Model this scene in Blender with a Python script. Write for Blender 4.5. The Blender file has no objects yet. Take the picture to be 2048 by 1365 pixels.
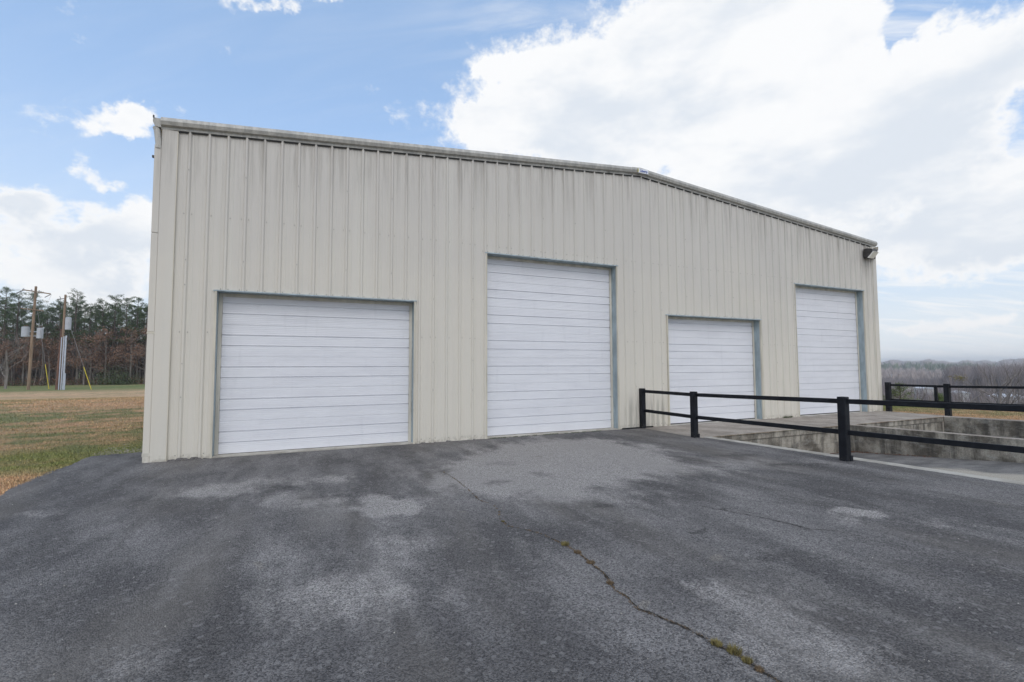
import bpy, math, random
import numpy as np
from mathutils import Vector, Matrix
from math import sin, cos, pi, radians
rnd = random.Random(7); nrng = np.random.default_rng(7)
S = bpy.context.scene
COL = S.collection
# ------------------------------------------------------------------ camera
F_PX, YAW, PIT, ROL = 924.27, 0.412598, 0.055428, -0.003728
CAM = Vector((2.48, -9.998, 1.65))
fw = Vector((sin(YAW)*cos(PIT), cos(YAW)*cos(PIT), sin(PIT)))
rt = Vector((cos(YAW), -sin(YAW), 0)); up = rt.cross(fw)
rt, up = rt*cos(ROL)+up*sin(ROL), -rt*sin(ROL)+up*cos(ROL)
cd = bpy.data.cameras.new('camera'); cam = bpy.data.objects.new('camera', cd); COL.objects.link(cam)
cam.matrix_world = Matrix(((rt.x, up.x, -fw.x, CAM.x), (rt.y, up.y, -fw.y, CAM.y), (rt.z, up.z, -fw.z, CAM.z), (0, 0, 0, 1)))
cd.sensor_width = 36; cd.lens = F_PX/2048*36; cd.clip_end = 9000; cd.clip_start = .05
S.camera = cam
S.view_settings.view_transform = 'Standard'; S.view_settings.look = 'None'
S.view_settings.gamma = 1; S.view_settings.exposure = 0.12
S.render.engine = 'CYCLES'
# ------------------------------------------------------------------ node expression helper
class NT:
    def __init__(s, nt): s.nt = nt; s.N = nt.nodes; s.L = nt.links
    def new(s, t, **kw):
        n = s.N.new(t)
        for k, v in kw.items(): setattr(n, k, v)
        return n
    def put(s, sock, v):
        if v is None: return
        if isinstance(v, bpy.types.NodeSocket): s.L.new(v, sock)
        else:
            if sock.type == 'RGBA' and len(v) == 3: v = (*v, 1)
            sock.default_value = v
    def m(s, op, a, b=None, c=None, clamp=False):
        n = s.new('ShaderNodeMath', operation=op); n.use_clamp = clamp
        for i, v in enumerate((a, b, c)): s.put(n.inputs[i], v)
        return n.outputs[0]
    def add(s, a, b): return s.m('ADD', a, b)
    def mul(s, a, b): return s.m('MULTIPLY', a, b)
    def vm(s, op, a, b=None):
        n = s.new('ShaderNodeVectorMath', operation=op); s.put(n.inputs[0], a); s.put(n.inputs[1], b)
        return n.outputs['Value' if op in ('DOT_PRODUCT', 'LENGTH') else 'Vector']
    def mr(s, v, a, b, c=0., d=1., smooth=True):
        n = s.new('ShaderNodeMapRange', interpolation_type='SMOOTHSTEP' if smooth else 'LINEAR')
        for i, x in enumerate((v, a, b, c, d)): s.put(n.inputs[i], x)
        return n.outputs[0]
    def mix(s, f, a, b, bt='MIX'):
        n = s.new('ShaderNodeMix', data_type='RGBA', blend_type=bt)
        s.put(n.inputs[0], f); s.put(n.inputs[6], a); s.put(n.inputs[7], b)
        return n.outputs[2]
    def noise(s, vec, scale, detail=4, rough=.55, dist=0.):
        n = s.new('ShaderNodeTexNoise'); s.put(n.inputs['Vector'], vec); n.inputs['Scale'].default_value = scale
        n.inputs['Detail'].default_value = detail; n.inputs['Roughness'].default_value = rough; n.inputs['Distortion'].default_value = dist
        return n.outputs[0]
    def vor(s, vec, scale, out='Distance', feature='F1'):
        n = s.new('ShaderNodeTexVoronoi', feature=feature); s.put(n.inputs['Vector'], vec); n.inputs['Scale'].default_value = scale
        return n.outputs[out]
    def mapping(s, vec, sc=(1, 1, 1), rot=(0, 0, 0), loc=(0, 0, 0)):
        n = s.new('ShaderNodeMapping'); s.put(n.inputs['Vector'], vec)
        n.inputs['Scale'].default_value = sc; n.inputs['Rotation'].default_value = rot; n.inputs['Location'].default_value = loc
        return n.outputs[0]
    def ramp(s, v, stops):
        n = s.new('ShaderNodeValToRGB'); s.put(n.inputs[0], v); e = n.color_ramp.elements
        while len(e) < len(stops): e.new(.5)
        for q, (p, c) in zip(e, stops): q.position = p; q.color = (*c, 1)
        return n.outputs[0]
    def sep(s, v):
        n = s.new('ShaderNodeSeparateXYZ'); s.put(n.inputs[0], v); return n.outputs
    def comb(s, x, y, z):
        n = s.new('ShaderNodeCombineXYZ')
        for i, v in enumerate((x, y, z)): s.put(n.inputs[i], v)
        return n.outputs[0]
# ------------------------------------------------------------------ world : Nishita sky with cumulus and thin cloud
SUN_EL, SUN_AZ = 50, -168            # azimuth measured from +Y towards +X
w = bpy.data.worlds.new('World'); S.world = w; w.use_nodes = True
T = NT(w.node_tree); T.N.clear()
sky = T.new('ShaderNodeTexSky', sky_type='NISHITA'); sky.sun_disc = False
sky.sun_elevation = radians(SUN_EL); sky.sun_rotation = radians(SUN_AZ); sky.air_density = 1.0; sky.dust_density = 1.0; sky.ozone_density = 1.5
tc = T.new('ShaderNodeTexCoord'); D = T.vm('NORMALIZE', tc.outputs['Generated'])
dz = T.sep(D)[2]
CLOUDS = [
((-0.285,0.878,0.385),(34.410,6.419,10.802),(12.056,28.070,-55.087),1.00),
((-0.258,0.881,0.396),(46.786,7.346,14.129),(13.163,30.642,-59.522),1.00),
((-0.287,0.887,0.361),(34.347,6.927,10.242),(17.533,40.880,-86.448),0.90),
((-0.327,0.898,0.295),(36.097,9.903,9.865),(12.953,30.332,-77.843),0.80),
((-0.303,0.909,0.286),(44.743,11.406,11.185),(19.081,44.749,-121.959),0.70),
((-0.394,0.886,0.243),(20.069,7.434,5.400),(6.374,14.982,-44.317),1.20),
((-0.337,0.919,0.207),(9.618,3.100,1.907),(3.140,7.439,-27.929),1.10),
((-0.262,0.938,0.229),(16.322,3.829,2.967),(2.753,6.511,-23.545),1.10),
((-0.374,0.915,0.148),(11.591,4.447,1.811),(2.129,5.109,-26.170),0.90),
((-0.282,0.950,0.137),(12.545,3.515,1.434),(1.813,4.391,-26.621),0.80),
((-0.076,0.803,0.592),(17.565,-1.682,4.542),(23.924,55.355,-72.023),0.95),
((0.005,0.798,0.603),(49.349,-7.927,10.108),(20.422,47.262,-62.639),0.90),
((0.332,0.767,0.550),(37.765,-16.311,-0.026),(20.696,48.047,-79.472),1.00),
((0.366,0.744,0.559),(69.609,-32.909,-1.807),(39.724,92.183,-148.559),0.90),
((0.281,0.786,0.551),(83.692,-31.750,2.616),(27.114,62.939,-103.560),0.90),
((0.402,0.779,0.480),(7.722,-3.828,-0.258),(2.703,6.294,-12.481),1.40),
((0.321,0.824,0.467),(22.552,-8.969,0.344),(5.159,12.022,-24.765),1.10),
((0.532,0.684,0.499),(4.555,-3.094,-0.620),(1.864,4.333,-7.931),1.50),
((0.645,0.555,0.526),(5.110,-4.540,-1.475),(2.296,5.326,-8.438),1.50),
((0.797,0.536,0.278),(2.057,-2.748,-0.595),(1.139,2.672,-8.427),1.30),
((0.586,0.551,0.594),(10.830,-8.488,-2.813),(8.933,20.680,-28.009),1.00),
((0.848,0.312,0.428),(5.990,-9.919,-4.631),(3.866,8.968,-14.210),1.20),
((0.789,0.442,0.427),(4.781,-6.296,-2.316),(3.030,7.045,-12.895),1.20),
((0.919,0.322,0.226),(6.039,-14.581,-3.815),(2.967,6.987,-22.005),1.30),
((0.917,0.350,0.189),(5.460,-12.847,-2.701),(3.486,8.269,-32.282),1.10),
((0.932,0.356,0.061),(7.475,-19.335,-1.391),(1.966,5.048,-59.592),0.80),
((0.941,0.331,0.070),(16.602,-46.343,-3.963),(2.956,7.452,-74.752),0.60),
((0.901,0.430,0.058),(11.626,-24.127,-1.470),(2.487,6.493,-86.886),0.60),
((0.820,0.464,0.334),(3.987,-5.828,-1.692),(3.352,7.836,-19.097),0.90),
((0.789,0.344,0.509),(32.328,-42.604,-21.299),(16.595,38.412,-51.649),-0.90),
((0.789,0.365,0.494),(39.301,-51.822,-24.423),(14.214,32.926,-46.993),-0.90),
((0.790,0.390,0.473),(45.601,-60.421,-26.377),(15.237,35.336,-54.603),-0.80),
((0.716,0.438,0.544),(10.657,-11.334,-4.897),(7.360,17.041,-23.423),0.80),
((0.791,0.413,0.452),(9.845,-13.067,-5.290),(7.631,17.717,-29.564),0.50),
((0.738,0.408,0.537),(19.297,-21.822,-9.957),(12.662,29.313,-39.702),0.50),
((0.799,0.339,0.497),(32.002,-43.640,-21.695),(6.519,15.095,-20.748),-0.25),
((0.567,0.692,0.447),(43.249,-31.441,-6.162),(14.813,34.531,-72.225),-0.50),
((0.712,0.622,0.327),(11.396,-11.764,-2.443),(9.706,22.785,-64.454),-0.30),
((0.891,0.285,0.354),(27.759,-56.980,-23.902),(21.620,50.301,-94.803),-0.15),
((0.906,0.411,0.105),(4.357,-9.352,-1.021),(2.602,6.387,-47.398),-0.60),
]
warp = T.new('ShaderNodeTexNoise'); T.put(warp.inputs['Vector'], D); warp.inputs['Scale'].default_value = 9; warp.inputs['Detail'].default_value = 5; warp.inputs['Roughness'].default_value = .62
wv = T.vm('MULTIPLY', T.vm('SUBTRACT', warp.outputs['Color'], (.5, .5, .5)), (.13, .13, .10))
DW = T.vm('ADD', D, wv)
tot = None
for c, ax, bx, amp in CLOUDS:
    r = T.vm('SUBTRACT', DW, c)
    u = T.vm('DOT_PRODUCT', r, ax); v = T.vm('DOT_PRODUCT', r, bx); t = T.vm('DOT_PRODUCT', r, tuple(5*q for q in c))
    q = T.add(T.add(T.mul(u, u), T.mul(v, v)), T.mul(t, t))
    g = T.mul(T.m('EXPONENT', T.mul(q, -.75)), amp)
    tot = g if tot is None else T.add(tot, g)
# the cloud field away from the named clouds: broken cumulus on a flat layer
layer = T.vm('DIVIDE', D, T.comb(T.add(T.m('ABSOLUTE', dz), .22), T.add(T.m('ABSOLUTE', dz), .22), T.add(T.m('ABSOLUTE', dz), .22)))
away = T.mr(T.vm('DOT_PRODUCT', D, tuple(fw)), .42, .15)
base = T.mul(away, T.mr(T.noise(layer, 1.3, 3), .38, .6))
tot = T.add(tot, base)
puff = T.noise(T.mapping(D, (1, 1, 1.5)), 10, 9, .62)
puff2 = T.noise(D, 34, 6, .65)
dens = T.add(tot, T.add(T.mul(T.add(puff, -.5), 2.9), T.mul(T.add(puff2, -.5), .8)))
solid = T.mr(dens, .34, 1.0)
# thin streaked cirrus
st = T.noise(T.mapping(T.mapping(layer, (1, 1, 1), (0, 0, radians(32))), (1.0, 5.5, 1)), 2.2, 6, .6, .6)
east = T.mr(T.vm('DOT_PRODUCT', D, (.82, -.1, .5)), .25, .9)
cir = T.mul(T.mr(st, .40, .72), T.add(.06, T.mul(east, .8)))
low = T.mr(dz, .50, .0, 0., 1.)
skyc = T.mix(1., sky.outputs[0], (1.15, 1.12, 1.12), 'MULTIPLY')
skyc = T.mix(1., skyc, (2.0, 2.95, 4.3), 'ADD')
skyc = T.mix(T.mul(low, .80), skyc, (6.6, 7.3, 8.1))
skyc = T.mix(T.mr(dz, .16, .0, 0., .9), skyc, (8.2, 8.7, 9.1))
shade = T.mr(T.noise(T.mapping(D, (1, 1, 2.2), (0, 0, 0), (3, 1, 0)), 3.1, 6, .56), .42, .62)
shade = T.mul(shade, T.mr(dens, .7, 1.5, .0, 1.))
ccol = T.mix(shade, (9.2, 9.25, 9.3), (7.1, 7.6, 8.25))
a = T.m('MAXIMUM', solid, cir, clamp=True)
col = T.mix(T.mul(a, .97), skyc, ccol)
bg = T.new('ShaderNodeBackground'); T.put(bg.inputs[0], col); bg.inputs[1].default_value = .1
T.L.new(bg.outputs[0], T.new('ShaderNodeOutputWorld').inputs[0])
# ------------------------------------------------------------------ sun veiled by cloud
sd = bpy.data.lights.new('sun', 'SUN'); sd.energy = .95; sd.angle = radians(40); sd.color = (1, .96, .9)
so = bpy.data.objects.new('sun', sd); COL.objects.link(so)
sdir = Vector((sin(radians(SUN_AZ))*cos(radians(SUN_EL)), cos(radians(SUN_AZ))*cos(radians(SUN_EL)), sin(radians(SUN_EL))))
so.rotation_euler = sdir.to_track_quat('Z', 'Y').to_euler()
# ------------------------------------------------------------------ materials
def mat(name, fn):
    m = bpy.data.materials.new(name); m.use_nodes = True; t = NT(m.node_tree)
    b = t.N['Principled BSDF']; t.pos = t.new('ShaderNodeNewGeometry').outputs['Position']; t.b = b
    fn(t, b); return m
def bump(t, h, dist, strength=1.):
    n = t.new('ShaderNodeBump'); n.inputs['Strength'].default_value = strength; n.inputs['Distance'].default_value = dist
    t.put(n.inputs['Height'], h); t.put(t.b.inputs['Normal'], n.outputs[0])
def plain(name, c, rough=.6, var=.12, scale=6, metal=0., stretch=(1, 1, 1)):
    def fn(t, b):
        n = t.noise(t.mapping(t.pos, stretch), scale, 5, .6)
        lo = tuple(x*(1-var) for x in c); hi = tuple(min(1, x*(1+var)) for x in c)
        t.put(b.inputs['Base Color'], t.mix(t.mr(n, .3, .7), lo, hi)); b.inputs['Roughness'].default_value = rough
        b.inputs['Metallic'].default_value = metal
    return mat(name, fn)
ASPH = [
(6.22,-2.94,0.650,-0.346,-0.263,-0.504,0.90),
(5.12,-3.50,1.125,-0.458,-0.532,-1.044,0.70),
(7.28,-2.95,0.721,-0.493,-0.282,-0.536,0.60),
(7.39,-1.72,0.707,-0.422,-0.509,-1.045,0.45),
(9.41,-4.84,0.427,-0.580,-0.783,-1.510,0.35),
(1.44,-2.82,1.785,0.269,-1.066,-2.131,0.50),
(2.12,-2.53,2.234,0.115,-1.446,-2.864,0.40),
(2.90,-4.08,1.373,-0.091,-1.010,-2.043,0.55),
(3.39,-4.64,4.034,-0.678,-1.883,-3.833,0.60),
(1.40,-4.09,3.752,0.711,-2.565,-5.282,0.45),
(3.05,-2.82,2.424,-0.186,-1.745,-3.437,0.35),
(7.62,-6.94,2.523,-4.313,-2.121,-4.343,0.80),
(8.00,-7.40,1.635,-3.565,-2.830,-5.807,0.35),
(5.01,-7.61,1.833,-1.980,-2.091,-4.452,0.50),
(4.98,-8.04,1.393,-1.825,-1.393,-2.983,0.36),
(5.23,-8.57,1.051,-2.107,-2.298,-4.963,0.40),
(-0.34,-3.05,3.426,1.419,-1.969,-4.026,0.35),
(6.44,-5.71,0.943,-0.881,-1.441,-2.910,0.25),
(2.45,-6.52,1.647,0.027,-0.858,-1.826,0.28),
(3.21,-6.88,1.496,-0.343,-1.014,-2.159,0.22),
(1.75,-6.96,2.154,0.553,-2.872,-6.202,0.30),
(3.16,-5.74,0.891,-0.139,-1.183,-2.464,0.26),
(9.61,-5.04,0.936,-1.366,-2.822,-5.451,-0.70),
(9.48,-3.93,1.618,-1.886,-2.254,-4.269,-0.60),
(6.51,-6.16,8.526,-9.040,-7.807,-15.819,-0.90),
(5.75,-6.62,13.640,-13.250,-6.235,-12.990,-0.90),
(5.51,-5.58,7.469,-5.188,-5.645,-11.346,-0.50),
(5.66,-3.85,4.635,-2.410,-1.898,-3.719,-0.45),
(4.78,-3.94,5.661,-2.140,-2.510,-5.004,-0.50),
(5.42,-2.77,3.709,-1.513,-1.324,-2.551,-0.30),
(5.84,-7.39,2.923,-3.861,-7.218,-15.157,-0.45),
(5.58,-7.03,0.890,-0.944,-3.221,-6.735,-0.25),
(6.29,-7.71,1.086,-1.866,-2.540,-5.344,-0.30),
(6.19,-8.48,1.422,-3.629,-1.800,-3.845,-0.35),
(2.15,-2.97,6.670,0.351,-5.441,-10.813,-0.70),
(5.13,-5.30,1.394,-0.790,-1.071,-2.171,-0.30),
(3.60,-1.84,0.611,-0.083,-0.748,-1.540,-0.25),
(-0.33,-1.18,1.146,0.373,-0.679,-1.489,-0.15),
(3.84,-7.79,2.657,-1.661,-2.299,-4.973,-0.12),
(9.41,-6.21,0.452,-0.839,-1.107,-2.190,-0.30),
(2.82,-7.41,1.800,-0.222,-2.456,-5.300,-0.15),
(7.12,-0.90,1.635,-0.838,-2.102,-4.525,-0.35),
]
def asphalt(t, b):
    p = t.pos; xyz = t.sep(p)
    wn = t.new('ShaderNodeTexNoise'); t.put(wn.inputs['Vector'], p); wn.inputs['Scale'].default_value = 2.3; wn.inputs['Detail'].default_value = 7; wn.inputs['Roughness'].default_value = .62
    wp = t.vm('ADD', p, t.vm('MULTIPLY', t.vm('SUBTRACT', wn.outputs['Color'], (.5, .5, .5)), (1.15, 1.0, 0)))
    s = t.sep(wp); pos = None; neg = None
    for cx, cy, a, bb, c, d, amp in ASPH:
        dx = t.add(s[0], -cx); dy = t.add(s[1], -cy)
        u = t.add(t.mul(dx, a), t.mul(dy, bb)); v = t.add(t.mul(dx, c), t.mul(dy, d))
        g = t.mul(t.m('EXPONENT', t.mul(t.add(t.mul(u, u), t.mul(v, v)), -.8)), abs(amp))
        if amp > 0: pos = g if pos is None else t.add(pos, g)
        else: neg = g if neg is None else t.add(neg, g)
    big = t.noise(p, .55, 5, .6); mid = t.noise(t.mapping(p, (1, .45, 1), (0, 0, radians(-20))), 1.7, 7, .65); fine = t.noise(p, 14, 4, .6)
    col = t.mix(t.mr(t.add(t.mul(big, .42), t.mul(mid, .58)), .38, .63), (.155, .147, .143), (.345, .328, .315))
    brown = t.mul(t.mr(t.noise(t.mapping(p, (1, .3, 1), (0, 0, radians(-38)), (4, 2, 0)), .8, 4), .48, .68), .55)
    col = t.mix(brown, col, (.275, .248, .213))
    swc = t.vm('ADD', p, t.vm('MULTIPLY', t.vm('SUBTRACT', wn.outputs['Color'], (.5, .5, .5)), (.5, .5, 0)))
    trk = t.noise(t.mapping(swc, (2.6, .38, 1), (0, 0, radians(14)), (2, 0, 0)), 1.15, 5, .6)
    col = t.mix(t.mr(trk, .52, .66, 0, .5), col, (.145, .134, .124)); col = t.mix(t.mul(t.mr(trk, .45, .33), .4), col, (.42, .40, .375))
    lt = t.mr(t.add(t.add(pos, t.mul(t.add(mid, -.5), 1.3)), t.mul(t.add(fine, -.5), .3)), .20, .62)
    col = t.mix(t.mul(lt, .88), col, (.60, .565, .53))
    dk = t.mr(t.add(neg, t.mul(t.add(fine, -.5), .2)), .12, .75)
    col = t.mix(t.mul(dk, .72), col, (.07, .066, .062))
    spots = t.mr(t.noise(p, 3.1, 2, .4), .735, .76); col = t.mix(t.mul(spots, .6), col, (.36, .33, .28))
    # exposed stone aggregate
    cellc = t.vor(p, 118, 'Color'); cv = t.sep(cellc)[0]; dist = t.vor(p, 118)
    grain = t.mix(t.mr(cv, 0., 1., 0, 1, False), (.34, .34, .34), (1.80, 1.80, 1.80))
    big2 = t.sep(t.vor(p, 38, 'Color'))[1]
    col = t.mix(t.m('SUBTRACT', .95, t.mul(brown, .9)), col, t.mix(1., col, grain, 'MULTIPLY'))
    col = t.mix(t.mul(t.mr(big2, .95, .97), .5), col, (.50, .48, .46))
    col = t.mix(t.mr(dist, .0045, .008, 0, .45), col, (.03, .03, .033))
    t.put(b.inputs['Base Color'], col); b.inputs['Roughness'].default_value = .88; b.inputs['Specular IOR Level'].default_value = .3
    bump(t, t.add(t.mul(dist, -1.), t.mul(t.noise(p, 3, 3), .05)), .35, .5)
M = {}
M['asphalt'] = mat('asphalt', asphalt)
def grass_col(t, p):
    big = t.noise(t.mapping(p, (.5, 1, 1), (0, 0, .3)), .16, 6, .62); md = t.noise(p, 1.1, 6, .65); fn = t.noise(p, 26, 4, .65)
    v = t.add(t.mul(big, .62), t.mul(md, .38))
    c = t.mix(t.mr(v, .43, .56), (.21, .22, .105), (.52, .335, .205))
    y = t.sep(p); band = t.mul(t.mr(t.add(y[1], t.mul(md, 12)), 32, 44), t.mr(t.add(y[1], t.mul(md, 8)), 64, 54)); band = t.mul(band, t.mr(y[0], 8, 0))
    c = t.mix(t.mul(band, t.mr(md, .35, .6, .35, .75)), c, (.60, .41, .255))
    far = t.mul(t.mr(y[1], 52, 58), t.mr(y[0], 8, 0)); c = t.mix(t.mul(far, .8), c, (.16, .205, .08))
    nb = t.mul(t.mr(t.add(y[0], t.mul(md, 1.6)), -5.5, -1.2), t.mul(t.mr(y[1], -.6, .6), t.mr(y[1], 2.9, 1.9)))
    c = t.mix(t.mul(nb, t.mr(md, .42, .56, .25, .85)), c, (.17, .215, .065))
    c = t.mix(t.mr(md, .62, .75, 0, .6), c, (.24, .19, .15))
    return t.mix(t.mr(fn, .3, .7), t.mix(1., c, (.55, .55, .55), 'MULTIPLY'), t.mix(1., c, (1.35, 1.35, 1.35), 'MULTIPLY'))
def grass(t, b):
    t.put(b.inputs['Base Color'], grass_col(t, t.pos)); b.inputs['Roughness'].default_value = .95; b.inputs['Specular IOR Level'].default_value = .1
    bump(t, t.add(t.noise(t.pos, 30, 4, .7), t.noise(t.pos, 4, 3)), .05)
M['grass'] = mat('grass', grass)
def blade(t, b):
    c = grass_col(t, t.pos); oi = t.new('ShaderNodeNewGeometry').outputs['Random Per Island']
    c = t.mix(oi, t.mix(1., c, (.75, .8, .7), 'MULTIPLY'), t.mix(1., c, (1.6, 1.5, 1.35), 'MULTIPLY'))
    t.put(b.inputs['Base Color'], c); b.inputs['Roughness'].default_value = .7; b.inputs['Specular IOR Level'].default_value = .2
M['blade'] = mat('grass_blade', blade)
def siding(t, b):
    p = t.pos; s = t.sep(p)
    st = t.noise(t.mapping(p, (1, 1, .045)), 9, 6, .7); st2 = t.noise(t.mapping(p, (1, 1, .02), (0, 0, 0), (5, 0, 0)), 2.2, 4, .6)
    cloud = t.noise(p, .45, 5, .6)
    z = t.mr(s[2], .2, 5.6, 0., 1., False)
    c = t.mix(t.mr(t.add(t.mul(z, .75), t.mul(t.add(cloud, -.5), .8)), .05, .85), (.675, .635, .55), (.575, .548, .502))
    c = t.mix(t.mr(st, .42, .70, 0, .16), c, (.50, .48, .42))
    c = t.mix(t.mr(st2, .5, .7, 0, .25), c, (.68, .665, .60))
    # water streaks running down from the rake trim, and grime low down behind the rail fence
    zr = t.m('SUBTRACT', t.add(5.95, t.mul(t.m('SUBTRACT', 10.67, t.m('ABSOLUTE', t.add(s[0], -10.67))), .0852)), s[2])
    run = t.mul(t.mr(zr, 1.5, 0.), t.mr(st, .44, .66)); c = t.mix(t.mul(run, .5), c, (.27, .25, .22))
    eastw = t.mul(t.mr(s[0], 14, 19), t.mr(st, .42, .62)); c = t.mix(t.mul(eastw, .2), c, (.36, .34, .29))
    lowg = t.mul(t.mul(t.mr(s[0], 9.9, 10.3), t.mr(s[0], 11.6, 11.3)), t.mul(t.mr(s[2], .95, .5), t.mr(st, .42, .6))); c = t.mix(t.mul(lowg, .5), c, (.27, .26, .22))
    splash = t.mul(t.mr(s[2], .16, 0.), t.mr(t.noise(p, 16, 4), .4, .65)); c = t.mix(t.mul(splash, .55), c, (.3, .27, .21))
    lamp = t.mul(t.mr(t.m('ABSOLUTE', t.add(s[0], -20.75)), .5, .05), t.mul(t.mr(s[2], 4.6, 5.4), t.mr(st, .35, .6))); c = t.mix(t.mul(lamp, .6), c, (.24, .22, .19))
    t.put(b.inputs['Base Color'], c); b.inputs['Roughness'].default_value = .55; b.inputs['Specular IOR Level'].default_value = .35
    bump(t, t.noise(t.mapping(p, (1, 1, .12)), 14, 4), .004, .6)
M['siding'] = mat('painted_siding', siding)
def trimm(t, b):
    p = t.pos; st = t.noise(t.mapping(p, (1, 1, .3)), 13, 5, .7)
    c = t.mix(t.mr(st, .32, .66), (.50, .485, .44), (.33, .325, .30)); c = t.mix(t.mr(t.noise(p, 1.1, 4), .5, .65, 0, .45), c, (.26, .26, .245))
    t.put(b.inputs['Base Color'], c); b.inputs['Roughness'].default_value = .5
M['trim'] = mat('weathered_trim', trimm)
def doorm(t, b):
    p = t.pos; n = t.noise(t.mapping(p, (.35, 1, 2)), 3, 6, .65)
    c = t.mix(t.mr(n, .35, .7), (.77, .775, .80), (.715, .72, .75))
    sm = t.mr(t.noise(t.mapping(p, (1, 1, 2.4), (0, .3, 0)), 1.7, 6, .7), .62, .78, 0, .2); c = t.mix(sm, c, (.45, .46, .49))
    d = t.noise(t.mapping(p, (1, 1, .1)), 10, 4); c = t.mix(t.mr(d, .55, .8, 0, .2), c, (.5, .51, .54))
    t.put(b.inputs['Base Color'], c); b.inputs['Roughness'].default_value = .42
M['door'] = mat('door_white_paint', doorm)
M['teal'] = plain('jamb_blue_grey_primer', (.33, .40, .43), .6, .2, 7, 0, (1, 1, .3))
M['seal'] = plain('door_seal_cream', (.62, .585, .50), .6, .15, 5, 0, (1, 1, .2))
M['edge'] = plain('opening_edge_trim', (.58, .54, .44), .5, .15, 5, 0, (1, 1, .2))
def blackm(t, b):
    p = t.pos; n = t.noise(p, 7, 5, .6); c = t.mix(t.mr(n, .3, .7), (.006, .007, .010), (.014, .016, .021))
    sc = t.mul(t.mr(t.noise(t.mapping(p, (1, 1, 3)), 24, 6, .75), .66, .74), t.mr(t.noise(p, 2.1, 3), .5, .6)); c = t.mix(t.mul(sc, .7), c, (.16, .18, .21))
    z = t.mr(t.sep(p)[2], .22, .0); c = t.mix(t.mul(z, t.mr(t.noise(p, 30, 4), .5, .7, 0, .5)), c, (.13, .115, .095))
    t.put(b.inputs['Base Color'], c); b.inputs['Roughness'].default_value = .6; b.inputs['Specular IOR Level'].default_value = .22; bump(t, t.noise(t.mapping(p, (1, .2, 1)), 30, 4), .004)
M['black'] = mat('black_fence_paint', blackm)
M['screw'] = plain('screw', (.22, .21, .19), .6)
M['rubber'] = plain('rubber', (.03, .03, .03), .8)
def conc(t, b):
    p = t.pos; form = t.mr(t.m('ABSOLUTE', t.m('SUBTRACT', t.m('FRACT', t.mul(t.sep(t.pos)[2], 3.4)), .5)), .015, .0); s = t.sep(p); n = t.noise(p, 1.6, 8, .65); f = t.noise(p, 40, 4, .6); st = t.noise(t.mapping(p, (1, 1, .14)), 4.2, 7, .7)
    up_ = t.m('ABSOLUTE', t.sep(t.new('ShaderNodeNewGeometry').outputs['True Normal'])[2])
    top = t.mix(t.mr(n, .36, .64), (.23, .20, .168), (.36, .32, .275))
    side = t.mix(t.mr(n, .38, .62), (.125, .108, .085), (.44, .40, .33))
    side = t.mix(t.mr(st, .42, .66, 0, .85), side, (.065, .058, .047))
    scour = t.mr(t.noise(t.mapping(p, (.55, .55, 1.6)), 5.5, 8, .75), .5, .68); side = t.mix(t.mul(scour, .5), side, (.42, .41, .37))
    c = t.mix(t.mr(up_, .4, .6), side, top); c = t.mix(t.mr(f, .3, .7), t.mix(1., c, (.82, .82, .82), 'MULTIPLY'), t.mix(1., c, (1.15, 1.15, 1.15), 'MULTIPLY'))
    t.put(b.inputs['Base Color'], c); b.inputs['Roughness'].default_value = .9; bump(t, t.m('SUBTRACT', t.add(f, t.mul(n, 2.)), t.mul(form, .8)), .012)
M['concrete'] = mat('old_concrete', conc)
def conc2(t, b):
    p = t.pos; n = t.noise(p, 2.6, 7, .65); f = t.noise(p, 50, 4, .6)
    c = t.mix(t.mr(n, .36, .62), (.33, .305, .26), (.49, .465, .41)); c = t.mix(t.mr(f, .55, .7, 0, .3), c, (.2, .19, .17))
    t.put(b.inputs['Base Color'], c); b.inputs['Roughness'].default_value = .9; bump(t, f, .008)
M['curb'] = mat('pale_concrete', conc2)
def floorm(t, b):
    p = t.pos; s = t.sep(p); n = t.noise(t.mapping(p, (.6, 1.2, 1)), 1.7, 7, .65); f = t.noise(p, 55, 4, .6)
    c = t.mix(t.mr(n, .36, .62), (.095, .092, .088), (.185, .178, .168))
    pt = t.mul(t.mr(t.add(s[1], t.mul(t.add(n, -.5), 2.)), -4.4, -4.9), t.mr(t.add(s[0], t.mul(t.add(t.noise(p, 1.3, 6), -.5), 2.4)), 14.6, 14.1)); c = t.mix(t.mul(pt, .85), c, (.40, .365, .30))
    c = t.mix(t.mr(f, .3, .7), t.mix(1., c, (.75, .75, .75), 'MULTIPLY'), t.mix(1., c, (1.25, 1.25, 1.25), 'MULTIPLY'))
    t.put(b.inputs['Base Color'], c); b.inputs['Roughness'].default_value = .9; bump(t, f, .01)
M['dockfloor'] = mat('dock_floor', floorm)
M['crack'] = plain('crack_dirt', (.022, .019, .016), .95, .4, 30)
M['moss'] = plain('crack_moss', (.20, .165, .06), .95, .45, 40)
M['mossb'] = plain('crack_weed_brown', (.17, .12, .07), .95, .4, 40)
M['leaf_litter'] = plain('leaf_litter', (.14, .07, .04), .9, .4, 30)
M['pole'] = plain('pole_wood', (.24, .17, .115), .85, .3, 5, 0, (1, 1, .1))
M['poledark'] = plain('pole_wood_dark', (.16, .085, .06), .85, .3, 5, 0, (1, 1, .1))
M['grey_metal'] = plain('galvanised_grey', (.42, .45, .49), .45, .08, 4)
M['conduit'] = plain('conduit', (.46, .50, .57), .4, .1, 4)
M['wire'] = plain('steel_wire', (.22, .22, .23), .5)
M['yellow'] = plain('yellow_guard', (.62, .50, .03), .5)
M['roof'] = plain('roof_metal', (.45, .45, .44), .4, .1, 2)
M['needle'] = plain('pine_needles', (.07, .105, .042), .8, .4, 3)
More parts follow.
